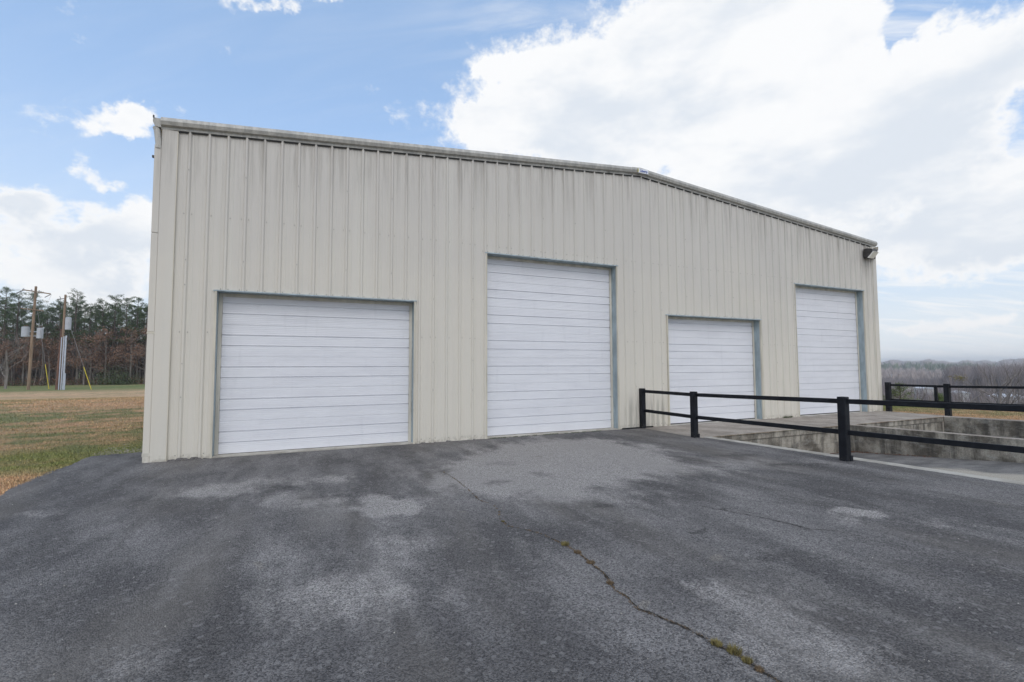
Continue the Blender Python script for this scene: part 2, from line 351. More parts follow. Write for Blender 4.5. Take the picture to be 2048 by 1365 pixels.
M['bark'] = plain('bark', (.085, .066, .055), .95, .35, 6, 0, (1, 1, .2))
M['greybark'] = plain('grey_bark', (.21, .185, .165), .95, .25, 6, 0, (1, 1, .2))
def leafm(t, b):
    oi = t.new('ShaderNodeNewGeometry').outputs['Random Per Island']
    t.put(b.inputs['Base Color'], t.mix(oi, (.13, .072, .046), (.29, .17, .11))); b.inputs['Roughness'].default_value = .8
M['brownleaf'] = mat('brown_oak_leaves', leafm)
def bushm(t, b):
    oi = t.new('ShaderNodeNewGeometry').outputs['Random Per Island']
    t.put(b.inputs['Base Color'], t.mix(oi, (.035, .055, .022), (.10, .13, .05))); b.inputs['Roughness'].default_value = .7
M['bush'] = mat('bush_leaves', bushm)
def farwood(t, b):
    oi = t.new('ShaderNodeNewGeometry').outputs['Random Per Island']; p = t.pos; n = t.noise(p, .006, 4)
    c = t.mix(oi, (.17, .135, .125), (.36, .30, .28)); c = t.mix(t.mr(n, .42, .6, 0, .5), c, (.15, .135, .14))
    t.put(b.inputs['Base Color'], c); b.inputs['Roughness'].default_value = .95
M['farwood'] = mat('far_bare_wood', farwood)
def hillwood(t, b):  # paler copy of the bare wood colour, distance haze mixed into it
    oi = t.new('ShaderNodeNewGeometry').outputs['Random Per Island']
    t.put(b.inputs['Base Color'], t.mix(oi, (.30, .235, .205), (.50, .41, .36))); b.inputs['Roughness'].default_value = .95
M['hillwood'] = mat('hill_bare_wood_hazed', hillwood)
M['hillgreen'] = plain('hill_evergreens', (.13, .17, .085), .9, .3, .05)
def terr(t, b):
    p = t.pos; n = t.noise(p, .01, 6, .6); n2 = t.noise(p, .3, 5, .7)
    c = t.mix(t.mr(n, .4, .6), (.145, .115, .09), (.17, .15, .10)); c = t.mix(t.mr(n2, .4, .65, 0, .6), c, (.09, .075, .06))
    t.put(b.inputs['Base Color'], c); b.inputs['Roughness'].default_value = .95
M['terrain'] = mat('valley_floor', terr)
def lensm(t, b):
    b.inputs['Base Color'].default_value = (.95, .93, .86, 1); b.inputs['Roughness'].default_value = .25; b.inputs['Metallic'].default_value = .0; b.inputs['Coat Weight'].default_value = 1.0  # near-white base colour stands in for the bright reflection on the glass
M['lens'] = mat('lamp_glass_painted_glare', lensm)
M['bronze'] = plain('lamp_housing', (.05, .045, .042), .5, .3, 8)
M['white'] = plain('white_plate', (.74, .76, .80), .4, .04, 8)
M['blue'] = plain('blue_print', (.04, .08, .30), .5)
M['gold'] = plain('yellow_print', (.55, .48, .16), .5)
M['housewall'] = plain('house_wall', (.55, .53, .50), .8, .1, .2)
M['houseroof'] = plain('house_roof', (.55, .57, .61), .5, .1, .2)
M['darkroof'] = plain('house_roof_dark', (.19, .17, .17), .7, .1, .2)
M['tint'] = plain('window_dark', (.05, .055, .06), .2)
# ------------------------------------------------------------------ mesh helpers
class MB:
    def __init__(s): s.v = []; s.f = []
    def quad(s, a, b, c, d):
        n = len(s.v); s.v += [a, b, c, d]; s.f.append((n, n+1, n+2, n+3))
    def box(s, x0, x1, y0, y1, z0, z1):
        n = len(s.v); s.v += [(x, y, z) for z in (z0, z1) for y in (y0, y1) for x in (x0, x1)]
        s.f += [tuple(n+i for i in q) for q in ((0, 2, 3, 1), (4, 5, 7, 6), (0, 1, 5, 4), (2, 6, 7, 3), (0, 4, 6, 2), (1, 3, 7, 5))]
        return s
    def prism(s, pts, a, b):      # pts: 2-D loop in (u, w); a, b map to 3-D
        n = len(s.v); k = len(pts)
        s.v += [a(*p) for p in pts] + [b(*p) for p in pts]
        s.f += [(n+i, n+(i+1) % k, n+k+(i+1) % k, n+k+i) for i in range(k)] + [tuple(n+i for i in range(k))[::-1], tuple(n+k+i for i in range(k))]
        return s
    def tube(s, pts, rad, k=6, cap=True):
        pts = [Vector(p) for p in pts]; n = len(s.v)
        if not hasattr(rad, '__len__'): rad = [rad]*len(pts)
        for i, p in enumerate(pts):
            d = (pts[min(i+1, len(pts)-1)]-pts[max(i-1, 0)]).normalized()
            a = d.cross(Vector((0, 0, 1)) if abs(d.z) < .9 else Vector((1, 0, 0))).normalized(); b = d.cross(a)
            s.v += [tuple(p+(a*cos(2*pi*j/k)+b*sin(2*pi*j/k))*rad[i]) for j in range(k)]
        for i in range(len(pts)-1):
            for j in range(k):
                s.f.append((n+i*k+j, n+i*k+(j+1) % k, n+(i+1)*k+(j+1) % k, n+(i+1)*k+j))
        if cap and k > 2:
            s.f += [tuple(n+j for j in range(k))[::-1], tuple(n+(len(pts)-1)*k+j for j in range(k))]
        return s
    def mesh(s, name, m, m2=None):
        me = bpy.data.meshes.new(name); me.from_pydata(s.v, [], s.f); me.materials.append(M[m] if isinstance(m, str) else m); me.update(); return me
def obj(name, me, parent=None, loc=None, rz=0, m=None):
    if isinstance(me, MB): me = me.mesh(name, m)
    o = bpy.data.objects.new(name, me); COL.objects.link(o); o.parent = parent
    if loc is not None: o.location = loc
    if rz: o.rotation_euler.z = rz
    return o
def thing(name, label, cat, loc=(0, 0, 0), group=None, me=None, rz=0):
    o = bpy.data.objects.new(name, me); COL.objects.link(o); o.location = loc; o.rotation_euler.z = rz
    o['label'] = label; o['category'] = cat
    if group: o['group'] = group
    return o
def fastmesh(name, V, Fq, m, k=3):
    me = bpy.data.meshes.new(name); V = np.asarray(V, np.float32); Fq = np.asarray(Fq, np.int32)
    me.vertices.add(len(V)); me.vertices.foreach_set('co', V.ravel())
    me.loops.add(Fq.size); me.loops.foreach_set('vertex_index', Fq.ravel())
    me.polygons.add(len(Fq)); me.polygons.foreach_set('loop_start', np.arange(0, Fq.size, k, dtype=np.int32))
    me.polygons.foreach_set('loop_total', np.full(len(Fq), k, np.int32)); me.update(calc_edges=True); me.materials.append(M[m]); return me
def bevel(o, w=.004, seg=1):
    b = o.modifiers.new('bevel', 'BEVEL'); b.width = w; b.segments = seg; b.limit_method = 'ANGLE'
# ================================================================== GROUND
def near_rise(y): return .022*min(max(0, -y-1.9), 8.1)
def sm(a, b, x):
    t = min(1, max(0, (x-a)/(b-a))); return t*t*(3-2*t)
def gz(x, y):
    z = near_rise(y)
    if y > 0: z -= .8*sm(14, 46, y)*sm(14, 4, x)
    # valley to the right (+X)
    d = x-27.2-.25*min(max(y, -40), 40)*-.6
    d = x-(27.6-.55*y*.9) if -30 < y < 8 else x-(27.6-.495*max(-30, min(8, y)))
    if d > 0 and x > 15:
        r = math.hypot(x-2.5, y+10)
        z += -.10*min(d, 4)*.6
        if d > 2:
            z = z-(d-2)*.16 if d < 102 else z-16
            z = max(z, -17)
        if r > 420: z = -17+ (r-420)*.0095 if r < 1500 else -6.7+(r-1500)*.0150
        if r > 2500: z = min(z, 8.3)
        az = math.degrees(math.atan2(x-2.5, y+10))
        if r > 700: z += sm(700, 1700, r)*(3*math.sin(az*.9)+3*math.sin(az*2.3+1)+2*math.sin(az*5.1))
        z += 3.2*sm(64.5, 68.5, az)*sm(230, 330, r)*sm(620, 430, r)+6*sm(62, 59, az)*sm(500, 700, r)*sm(1200, 850, r)
    return z
xs = [-400, -250, -160, -110, -80, -60, -48, -38, -30, -24, -19, -15, -12, -9, -7, -5, -3.5, -2, -.5, 1, 3, 5, 7, 9, 10.9, 12.5, 14.5, 16.2, 18.5, 21.0, 22.2, 24, 26, 27, 28, 29, 30.5, 32, 35, 39, 45, 53, 63, 76, 92, 110, 135, 170, 220, 290, 380, 500, 650, 850, 1100, 1400, 1800, 2300, 3000]
ys = [-2500, -1800, -1200, -800, -500, -320, -200, -120, -80, -50, -30, -20, -14, -11.6, -10, -7.5, -5, -3.5, -1.95, 0, 1.3, 3, 5, 8, 11, 14, 17, 21, 25, 30, 35, 40, 46, 55, 65, 80, 100, 130, 170, 230, 320, 450, 620, 850, 1150, 1500, 2000, 2700]
g = MB(); g.v = [(x, y, gz(x, y)) for y in ys for x in xs]; nx = len(xs)
for j in range(len(ys)-1):
    for i in range(nx-1):
        if xs[i] >= 10.9 and xs[i+1] <= 21.0 and ys[j] >= -11.6 and ys[j+1] <= -1.95: continue
        g.f.append((j*nx+i, j*nx+i+1, (j+1)*nx+i+1, (j+1)*nx+i))
gm = g.mesh('ground', 'grass'); gm.materials.append(M['terrain'])
for p in gm.polygons:
    p.use_smooth = True
    if p.center.x > 34: p.material_index = 1
gr = obj('ground', gm); gr['kind'] = 'structure'
# asphalt yard : irregular left edge, up to the building, curb on the right
EDGE = [(-1.6, -30), (-1.45, -14), (-1.3, -9), (-1.12, -5), (-1.158, -1.768), (-1.244, -1.238), (-1.257, -.829), (-1.271, -.22), (-1.21, .283), (-1.243, 1.0), (-1.2, 1.16), (-1.05, 1.19), (-.888, 1.214), (-.391, 1.268), (.2, 1.27)]
a = MB(); L = []
for (x0, y0), (x1, y1) in zip(EDGE, EDGE[1:]):
    n = max(1, int(math.hypot(x1-x0, y1-y0)/.12))
    for k in range(n):
        t = k/n; j = (rnd.random()-.5)*.05
        L.append((x0+(x1-x0)*t+j*(y1 != y0 and abs(y1-y0) > abs(x1-x0)), y0+(y1-y0)*t+j*(abs(y1-y0) <= abs(x1-x0))))
Z1 = .012
col = [p for p in L if p[1] <= -.02]
ysr = sorted(set([p[1] for p in col]+[0.0]))
left = {}
rows = [(p[0], p[1]) for p in sorted(col, key=lambda q: q[1])]+[(-1.25, 0.0)]
xin = [.5, 2, 3.5, 5, 6.5, 8, 9.5, 10.62]
for (x, y) in rows:
    z = near_rise(y)+Z1; a.v += [(x-.02, y, z-.02), (x, y, z)]+[(q, y, z) for q in xin]+[(10.80 if y < -1.9 else 10.62, y, z)]
K = len(xin)+3
for j in range(len(rows)-1):
    for i in range(K-1): a.f.append((j*K+i, j*K+i+1, (j+1)*K+i+1, (j+1)*K+i))
ct = MB(); ct.v = a.v; n0 = len(a.v)
tip = [p for p in L if p[1] > -.02]
a.v += [(x, y, Z1) for x, y in tip]+[(.2, 0.0, Z1), (-1.25, 0.0, Z1)]
a.f.append(tuple(range(n0, len(a.v)))[::-1])
ap = obj('asphalt_yard', a, m='asphalt'); ap['kind'] = 'structure'
b_ = MB(); b_.quad((10.6, -30, .19+.004), (40, -30, .194), (40, -11.6, .194), (10.6, -11.6, .194)); o = obj('asphalt_drive', b_, m='asphalt'); o['kind'] = 'structure'
# ---- cracks
CRACK = [(4.395, -2.921), (4.414, -3.581), (4.397, -4.153), (4.345, -4.746), (4.42, -4.994), (4.392, -5.261), (4.29, -5.539), (4.287, -5.78), (4.39, -5.927), (4.476, -6.122), (4.499, -6.318), (4.53, -6.439), (4.534, -6.675), (4.509, -6.895), (4.5, -7.041), (4.44, -7.23), (4.409, -7.331), (4.417, -7.443), (4.377, -7.595), (4.426, -7.697), (4.465, -7.802), (4.497, -7.888), (4.511, -7.967), (4.514, -8.069), (4.544, -8.172), (4.538, -8.252), (4.532, -8.327), (4.543, -8.394), (4.524, -8.488), (4.474, -8.57)]
CRACK2 = [(6.47, -6.092), (6.584, -6.356), (6.7, -6.678), (6.754, -6.878), (6.778, -7.082), (6.967, -7.235), (7.014, -7.417), (6.941, -7.683)]
def crack(pts, wmax, seed, gap):
    r = random.Random(seed); P = []
    for (x0, y0), (x1, y1) in zip(pts, pts[1:]):
        n = max(1, int(math.hypot(x1-x0, y1-y0)/.018))
        for k in range(n):
            t = k/n; P.append((x0+(x1-x0)*t, y0+(y1-y0)*t))
    m = MB(); ox = 0; prev = None
    for i, (x, y) in enumerate(P):
        ox = ox*.85+(r.random()-.5)*.012; x += ox
        wd = wmax*(.15+1.3*r.random()**1.8)*((.3+.7*sm(-5.9, -7.2, y)) if wmax == .022 and x < 5.5 else .45+.4*math.sin(i*.05))
        if r.random() < gap+(.3 if y > -6.2 else 0): wd *= .12
        c = [(x-wd/2, y, near_rise(y)+Z1+.003), (x+wd/2, y+.003, near_rise(y)+Z1+.003)]
        if prev: m.quad(prev[0], prev[1], c[1], c[0])
        prev = c
    return m, P
m, CP = crack(CRACK, .022, 3, .08)
o = obj('asphalt_crack', m, m='crack'); o['kind'] = 'structure'
m, _ = crack(CRACK2, .022, 5, .2); o = obj('asphalt_crack', m, m='crack'); o['kind'] = 'structure'
def tuft(n, r, h, seed):
    q = random.Random(seed); m = MB()
    for _ in range(n):
        a1 = q.random()*6.28; d = r*math.sqrt(q.random()); x, y = d*cos(a1), d*sin(a1); b = q.random()*6.28; hh = h*(.4+.6*q.random()); wd = .0018
        lx, ly = cos(b)*hh*.8, sin(b)*hh*.8; k = len(m.v)
        m.v += [(x-wd*sin(b), y+wd*cos(b), 0), (x+wd*sin(b), y-wd*cos(b), 0), (x+lx, y+ly, hh)]; m.f.append((k, k+1, k+2))
    return m
TUFT = [(4.53, -6.439, .035, .030, 'moss', 'mossy weed tuft at the highest, widest spot of the long asphalt crack'),
        (4.533, -6.64, .030, .020, 'mossb', 'brown weed tuft just below the highest mossy tuft in the crack'),
        (4.515, -6.86, .034, .018, 'mossb', 'dark brown weed tuft at the middle bend of the crack'),
        (4.44, -7.22, .026, .014, 'mossb', 'thin brown weed line tuft where the crack turns steeply'),
        (4.52, -8.075, .028, .024, 'moss', 'left yellow-green moss tuft of the big pair in the foreground crack'),
        (4.548, -8.165, .036, .034, 'moss', 'largest yellow-green moss tuft in the foreground crack'),
        (4.54, -8.25, .024, .022, 'moss', 'small moss tuft right below the largest one in the foreground crack'),
        (4.535, -8.32, .022, .016, 'mossb', 'brownish moss tuft nearest the bottom edge of the picture'),
        (4.29, -5.62, .016, .012, 'moss', 'tiny green sprout in the thin far part of the crack')]
for i, (x, y, r_, h_, mm, lb) in enumerate(TUFT):
    me = tuft(260, r_, h_, i).mesh('weed_tuft', mm); thing('weed_tuft', lb, 'weed', (x, y, near_rise(y)+Z1+.002), 'weeds growing in the asphalt crack', me)
m = MB(); q = random.Random(9)
for x, y in CP:
    if y > -6.3 and q.random() < .6: continue
    for _ in range(7):
        dx, dy = q.gauss(0, .006), q.gauss(0, .008); hh = .004+.008*q.random(); b = q.random()*6.28; k = len(m.v); z = near_rise(y)+Z1+.002
        m.v += [(x+dx-.003, y+dy, z), (x+dx+.003, y+dy+.002, z), (x+dx+cos(b)*hh, y+dy+sin(b)*hh, z+hh)]; m.f.append((k, k+1, k+2))
o = obj('crack_weeds', m, m='mossb'); o['kind'] = 'stuff'; o['label'] = 'low brown weeds along the asphalt crack'
# loose pale grit and pebbles on the asphalt
V = []; Fc = []
for i in range(520):
    x = nrng.uniform(-.8, 10.4); y = nrng.uniform(-9.3, -.2); s_ = nrng.uniform(.002, .0065); z = near_rise(y)+Z1
    n = len(V); V += [(x-s_, y, z), (x+s_*.6, y-s_, z), (x+s_*.7, y+s_, z), (x, y, z+s_*1.1)]; Fc += [(n, n+1, n+3), (n+1, n+2, n+3), (n+2, n, n+3)]
me = fastmesh('pebbles', V, Fc, 'curb'); o = obj('pebbles', me); o['kind'] = 'stuff'
# ================================================================== BUILDING
BW, BH, SL, BD = 21.336, 5.955, .0852, 24.0
def ztop(x): return BH+SL*(x if x < BW/2 else BW-x)
B = thing('warehouse', 'long beige ribbed metal warehouse with four white overhead doors', 'warehouse', (0, 0, 0))
DOORS = [(.88, 4.54, 3.07), (6.215, 9.865, 4.29), (11.565, 15.23, 3.06), (16.90, 20.545, 4.305)]
X0, PITCH = .385, .3048
prof = [(-PITCH/2, 0), (-.112, 0), (-.104, -.003), (-.088, -.003), (-.080, 0), (-.037, 0), (-.014, -.032), (.014, -.032), (.037, 0), (.080, 0), (.088, -.003), (.104, -.003), (.112, 0)]
PR = []
k = -1
while X0+PITCH*(k-.5) < BW:
    for dx, y in prof: PR.append((X0+PITCH*k+dx, y))
    k += 1
def rib_y(x):
    for (xa, ya), (xb, yb) in zip(PR, PR[1:]):
        if xa <= x <= xb: return ya+(yb-ya)*(x-xa)/max(1e-9, xb-xa)
    return 0
cuts = sorted(set([round(p[0], 4) for p in PR]+[d[0] for d in DOORS]+[d[1] for d in DOORS]+[BW/2]))
P0 = X0-PITCH/2
np_ = 0
for j in range(24):
    xa, xb = P0+j*.9144, min(P0+(j+1)*.9144, BW-.02)
    if j == 0: xa = .02
    if xa >= xb: continue
    xx = [xa]+[c for c in cuts if xa+1e-4 < c < xb-1e-4]+[xb]
    m = MB(); off = -.0012*(j % 2)
    rq = random.Random(j)
    for a_, b__ in zip(xx, xx[1:]):
        mid = (a_+b__)/2; zb = .0+rq.choice((0, 0, .004))
        for d in DOORS:
            if d[0] < mid < d[1]: zb = d[2]
        ya, yb = rib_y(a_+1e-5)+off, rib_y(b__-1e-5)+off
        # four height steps so the sheet can dent very slightly
        zs = [0, .33, .66, 1]
        for s0, s1 in zip(zs, zs[1:]):
            def zz(x, s_): return zb+(ztop(x)+.03-zb)*s_
            m.quad((a_, ya, zz(a_, s0)), (b__, yb, zz(b__, s0)), (b__, yb, zz(b__, s1)), (a_, ya, zz(a_, s1)))
    obj('wall_panel', m, B, m='siding'); np_ += 1
# dark inner liner behind the sheets, other walls, roof
m = MB()
xs_ = [.03]+[v for d in DOORS for v in d[:2]]+[BW-.03]
for i in range(len(xs_)-1):
    xa, xb = xs_[i], xs_[i+1]; inside = i % 2 == 1; zb = DOORS[i//2][2]+.02 if inside else 0
    if not inside:
        xa += .0 if i == 0 else .05; xb -= .0 if i == len(xs_)-2 else .05
    for u0, u1 in (((xa, xb),) if not (xa < BW/2 < xb) else ((xa, BW/2), (BW/2, xb))):
        m.v += [(u0, .06, zb), (u1, .06, zb), (u1, .06, ztop(u1)), (u0, .06, ztop(u0))]; n = len(m.v); m.f.append((n-4, n-3, n-2, n-1))
obj('inner_liner', m, B, m='rubber')
for sx in (0, BW):
    m = MB(); y = .02; sgn = -1 if sx == 0 else 1
    while y < BD-.2:
        pts = [(0, 0), (.115, 0), (.14, .03), (.165, .03), (.19, 0), (.3048, 0)]
        for (ya, oa), (yb, ob) in zip(pts, pts[1:]):
            m.quad((sx+sgn*oa, y+ya, 0), (sx+sgn*ob, y+yb, 0), (sx+sgn*ob, y+yb, BH), (sx+sgn*oa, y+ya, BH))
        y += .3048
    obj('side_wall', m, B, m='siding')
m = MB(); m.v += [(0, BD, 0), (BW, BD, 0), (BW, BD, BH), (BW/2, BD, ztop(BW/2)), (0, BD, BH)]; m.f.append((0, 1, 2, 3, 4)); obj('back_wall', m, B, m='siding')
for x0, x1 in ((-.12, BW/2), (BW+.05, BW/2)):
    m = MB(); z0 = ztop(max(0, min(BW, x0)))+.06; z1 = ztop(BW/2)+.06
    m.prism([(x0, z0), (x1, z1), (x1, z1+.04), (x0, z0+.04)], lambda u, v: (u, -.05, v), lambda u, v: (u, BD+.05, v)); obj('roof', m, B, m='roof')
# rake trim in lengths
TP = [(-.038, .0), (-.040, .044), (-.090, .062), (-.112, .125), (-.088, .198), (-.03, .205), (-.03, .0)]
def trim_piece(xa, xb, grow=0, seed=0):
    m = MB()
    def P(x): return lambda y, z: (x, y-grow if y < -.05 else y, ztop(max(0, min(BW, x)))+z+(grow if z > .1 else 0)+(x-max(0, min(BW, x)))*0)
    return m.prism(TP, P(xa), P(xb))
for xa, xb in ((-.05, 4.79), (4.793, 9.67), (9.673, 10.44)):
    obj('rake_trim', trim_piece(xa, xb), B, m='trim')
for xa, xb in ((10.93, 15.8), (15.803, BW+.045)):
    obj('rake_trim', trim_piece(xa, xb), B, m='trim')
m = trim_piece(10.40, BW/2, .006); m2 = trim_piece(BW/2, 10.95, .006); n = len(m.v); m.v += m2.v; m.f += [tuple(i+n for i in f) for f in m2.f]
pk = obj('peak_cap', m, B, m='trim')
for xa, xb in ((.21, BW/2), (BW/2, BW-.21)):
    m = MB(); m.prism([(-.029, -.020), (-.0005, -.020), (-.0005, .012), (-.029, .012)], lambda u, v, x=xa: (x, u, ztop(x)+v), lambda u, v, x=xb: (x, u, ztop(x)+v)); obj('gap_shade_strip', m, B, m='rubber')  # black strip added to darken the shaded gap between ribs below the trim
# joint straps
for x in (4.79, 9.67, 15.8):
    obj('trim_joint', trim_piece(x-.035, x+.035, .003), B, m='trim')
# peak sign: white plate with blue lettering, a nameplate on the trim
sg = MB(); zc = 7.00; x0, x1 = 10.56, 10.90
sg.box(x0, x1, -.136, -.126, ztop(10.73)+.045, ztop(10.73)+.165); so_ = obj('name_plate', sg, B, m='white')
tx = bpy.data.curves.new('lettering', 'FONT'); tx.body = 'Liberty'; tx.size = .085; tx.extrude = .001; tx.offset = .002; tx.align_x = 'CENTER'; tx.align_y = 'CENTER'
to = bpy.data.objects.new('lettering', tx); COL.objects.link(to); dg = bpy.context.evaluated_depsgraph_get()
tme = bpy.data.meshes.new_from_object(to.evaluated_get(dg)); bpy.data.objects.remove(to); tme.materials.clear(); tme.materials.append(M['blue'])
lo = obj('lettering', tme, so_); lo.rotation_euler = (pi/2, 0, 0); lo.location = (10.745, -.139, ztop(10.73)+.102); lo.scale = (1.05, 1.1, 1)
obj('emblem', MB().box(10.545, 10.575, -.137, -.127, ztop(10.55)+.06, ztop(10.55)+.16), so_, m='gold')
# corner trims
for xa, xb, s in ((0, .205, 1), (BW-.20, BW, -1)):
    m = MB(); zt = ztop((xa+xb)/2)-.003
    m.prism([(xa, -.036), (xb, -.036), (xb, -.020), (xa+.004, -.020)] if 0 else [(xa-.034*(s == 1), -.037), (xb+.034*(s == -1), -.037), (xb+.034*(s == -1), -.001), (xa-.034*(s == 1), -.001)], lambda u, v: (u, v, 0), lambda u, v: (u, v, zt))
    o = obj('corner_trim', m, B, m='siding')
    xe = xb if s == 1 else xa
    m = MB().box(xe-.006 if s == 1 else xe-.004, xe+.004 if s == 1 else xe+.006, -.041, -.02, 0, zt); obj('corner_trim_fold', m, o, m='edge')
    sx = -.034 if s == 1 else BW
    m = MB().box(sx, sx+.034, 0.001, .15, 0, BH-.02); obj('corner_trim', m, B, m='siding')
# girt screws
def hit_screws():
    m = MB()
    def scr(x, z):
        y = rib_y(x)-.0015; r = .0065
        m.box(x-r, x+r, y-.007, y, z-r, z+r)
    kk = 0
    x = X0
    i = 0
    while x < BW-.3:
        for z in (4.47, 2.30, .10):
            for dx in ((.06, -.06) if (i % 3 == 0) else (.06,)):
                if not any(d[0]-.05 < x+dx < d[1]+.05 and z < d[2]+.05 for d in DOORS): scr(x+dx, z+(.004 if i % 2 else -.004))
        if i % 3 == 0:
            for z in (5.2, 3.6, 3.1, 1.7, 1.1):
                if z < ztop(x)-.3 and not any(d[0]-.05 < x < d[1]+.05 and z < d[2]+.05 for d in DOORS): scr(x, z+rnd.random()*.1)
        for d in DOORS:
            if d[0]-.03 < x+.06 < d[1]+.03: scr(x+.06, d[2]+.045); scr(x-.06, d[2]+.045)
        x += PITCH; i += 1
    return m
o = obj('screws', hit_screws(), B, m='screw'); o['kind'] = 'stuff'
# doors
SECH = .61
def section_mesh(wd, h):
    pr = [(0, 0)]   # (z, y)
    fine = [.034*i for i in range(1, int(h/.034)+1)]
    z = .0; pts = [(.0, .005), (.003, .0)]
    marks = []
    for g_ in (.2033, .4066):
        if g_ < h-.05: marks.append(g_)
    zz = .012
    while zz < h-.006:
        near = [g_ for g_ in marks if zz > g_-.022]
        if near:
            g_ = near[0]; pts = [p for p in pts if p[0] < g_-.013]; pts += [(g_-.012, 0), (g_-.007, .020), (g_+.006, .020), (g_+.012, -.001)]; marks.remove(g_); zz = g_+.036
        else:
            pts += [(zz, 0), (zz+.003, .0028), (zz+.008, .0028), (zz+.011, 0)]; zz += .036
    pts = [p for p in pts if p[0] < h-.004]
    pts += [(h-.0035, 0), (h-.0012, .005)]
    pts = sorted(pts, key=lambda p: p[0])
    m = MB(); m.prism([(y, z) for z, y in pts]+[(.045, h-.001), (.045, 0)], lambda u, v: (0, u, v), lambda u, v: (wd, u, v)); return m.mesh('door_section', 'door')
cache = {}
for di, (xl, xr, zt) in enumerate(DOORS):
    lab = ['wide ten-foot white sectional door nearest the left corner', 'tall white sectional door left of the ridge', 'short white sectional door opening onto the concrete platform', 'tall white sectional door nearest the right corner'][di]
    dr = bpy.data.objects.new('overhead_door', None); COL.objects.link(dr); dr.parent = B; dr.location = (xl, .222, .035); dr['label'] = lab
    wd = xr-xl-.13; z = 0.0; H = zt-.035-.02
    n = 0
    while z < H-.02:
        h_ = min(SECH, H-z); key = (round(wd, 2), round(h_, 3))
        if key not in cache: cache[key] = section_mesh(wd, h_)
        s = bpy.data.objects.new('door_section', cache[key]); COL.objects.link(s); s.parent = dr; s.location = (.065, rnd.uniform(-.0015, .0015), z); z += SECH; n += 1
    obj('bottom_seal', MB().box(.065, wd+.065, -.004, .04, -.028, -.003), dr, m='rubber')
    for x0, x1 in ((.0, .066), (xr-xl-.066, xr-xl)):
        obj('side_seal', MB().box(x0+.002, x1-.002, -.022, -.006, -.03, H+.019), dr, m='seal')
    obj('top_seal', MB().box(.07, wd+.06, -.022, -.006, H-.045, H+.019), dr, m='seal')
    if di != 3:
        for hx in (wd*.9,): pass
    fr = bpy.data.objects.new('door_frame', None); COL.objects.link(fr); fr.parent = B; fr.location = (xl, 0, 0)
    W_ = xr-xl
    for x0, x1 in ((-.05, .0), (W_, W_+.05)): obj('jamb', MB().box(x0, x1, .012, .268, .0, zt+.05), fr, m='teal')
    obj('header', MB().box(0, W_, .012, .268, zt, zt+.05), fr, m='teal')
    for x0, x1 in ((-.028, .004), (W_-.004, W_+.028)): obj('jamb_trim', MB().box(x0, x1, -.038, .011, 0, zt+.0), fr, m='edge')
    obj('head_trim', MB().box(-.05, W_+.05, -.042, .011, zt-.0, zt+.022), fr, m='teal')
    obj('door_sill', MB().box(0.004, W_-.004, -.03, .3, -.1, .030 if di < 2 else .012), B, loc=(xl, 0, 0), m='curb')
# gutter end and downspout on the left corner
gt = bpy.data.objects.new('gutter', None); COL.objects.link(gt); gt.parent = B
m = MB().prism([(-.045, 6.135), (-.165, 6.135), (-.175, 6.07), (-.14, 5.985), (-.045, 5.975)], lambda u, v: (u, -.06, v), lambda u, v: (u, BD, v)); obj('trough', m, gt, m='trim')
obj('gutter_strap', MB().box(-.172, -.15, -.075, -.055, 6.13, 6.175), gt, m='bronze')
dsp = bpy.data.objects.new('downspout', None); COL.objects.link(dsp); dsp.parent = B
m = MB(); m.tube([(-.135, .0, 5.99), (-.115, 0, 5.93), (-.085, .0, 5.70), (-.085, .0, 5.60)], .055, 8); obj('elbow', m, dsp, m='trim')
for z0, z1 in ((.0, 2.28), (2.284, 4.05), (4.054, 5.66)):
    o = obj('pipe', MB().box(-.142, -.036, -.035, .065, z0, z1), dsp, m='siding'); bevel(o, .012, 2)
obj('strap', MB().box(-.146, -.034, -.039, .069, .115, .175), dsp, m='seal'); obj('strap', MB().box(-.145, -.034, -.038, .068, 2.25, 2.285), dsp, m='edge')
obj('strap_hook', MB().box(-.175, -.14, -.02, .02, 5.42, 5.46), dsp, m='bronze')
# floodlight
fl = thing('wall_floodlight', 'dark floodlight with bright glass lens fixed under the right roof corner', 'light', (20.78, -.04, 5.66))
m = MB(); m.prism([(0, -.17), (0, .16), (-.10, .17), (-.28, .12), (-.30, .02), (-.12, -.17)], lambda u, v: (-.16, u, v), lambda u, v: (.16, u, v)); o = obj('housing', m, fl, m='bronze'); bevel(o, .015, 2)
m = MB(); m.prism([(-.12, -.175), (-.305, .02), (-.33, .0), (-.16, -.195)], lambda u, v: (-.15, u, v), lambda u, v: (.15, u, v)); obj('glass_lens', m, fl, m='lens')
hd = bpy.data.objects.new('lamp_head', None); COL.objects.link(hd); hd.parent = fl; hd.location = (.30, -.12, .02); hd.rotation_euler = (radians(-12), radians(8), radians(28))
obj('head_shell', MB().prism([(-.20, -.15), (.20, -.15), (.16, .13), (-.12, .16)], lambda u, v: (u, .02, v), lambda u, v: (u*.6, .18, v*.7)), hd, m='bronze')
obj('reflector', MB().box(-.16, .17, .003, .018, -.12, .11), hd, m='lens')
o = obj('visor', MB().prism([(-.20, .0), (.20, .0), (.24, -.14), (-.18, -.14)], lambda u, v: (u, v, .15), lambda u, v: (u, v, .158)), hd, m='lens')
obj('bracket', MB().box(.14, .24, -.08, -.0, -.06, .05), fl, m='bronze')
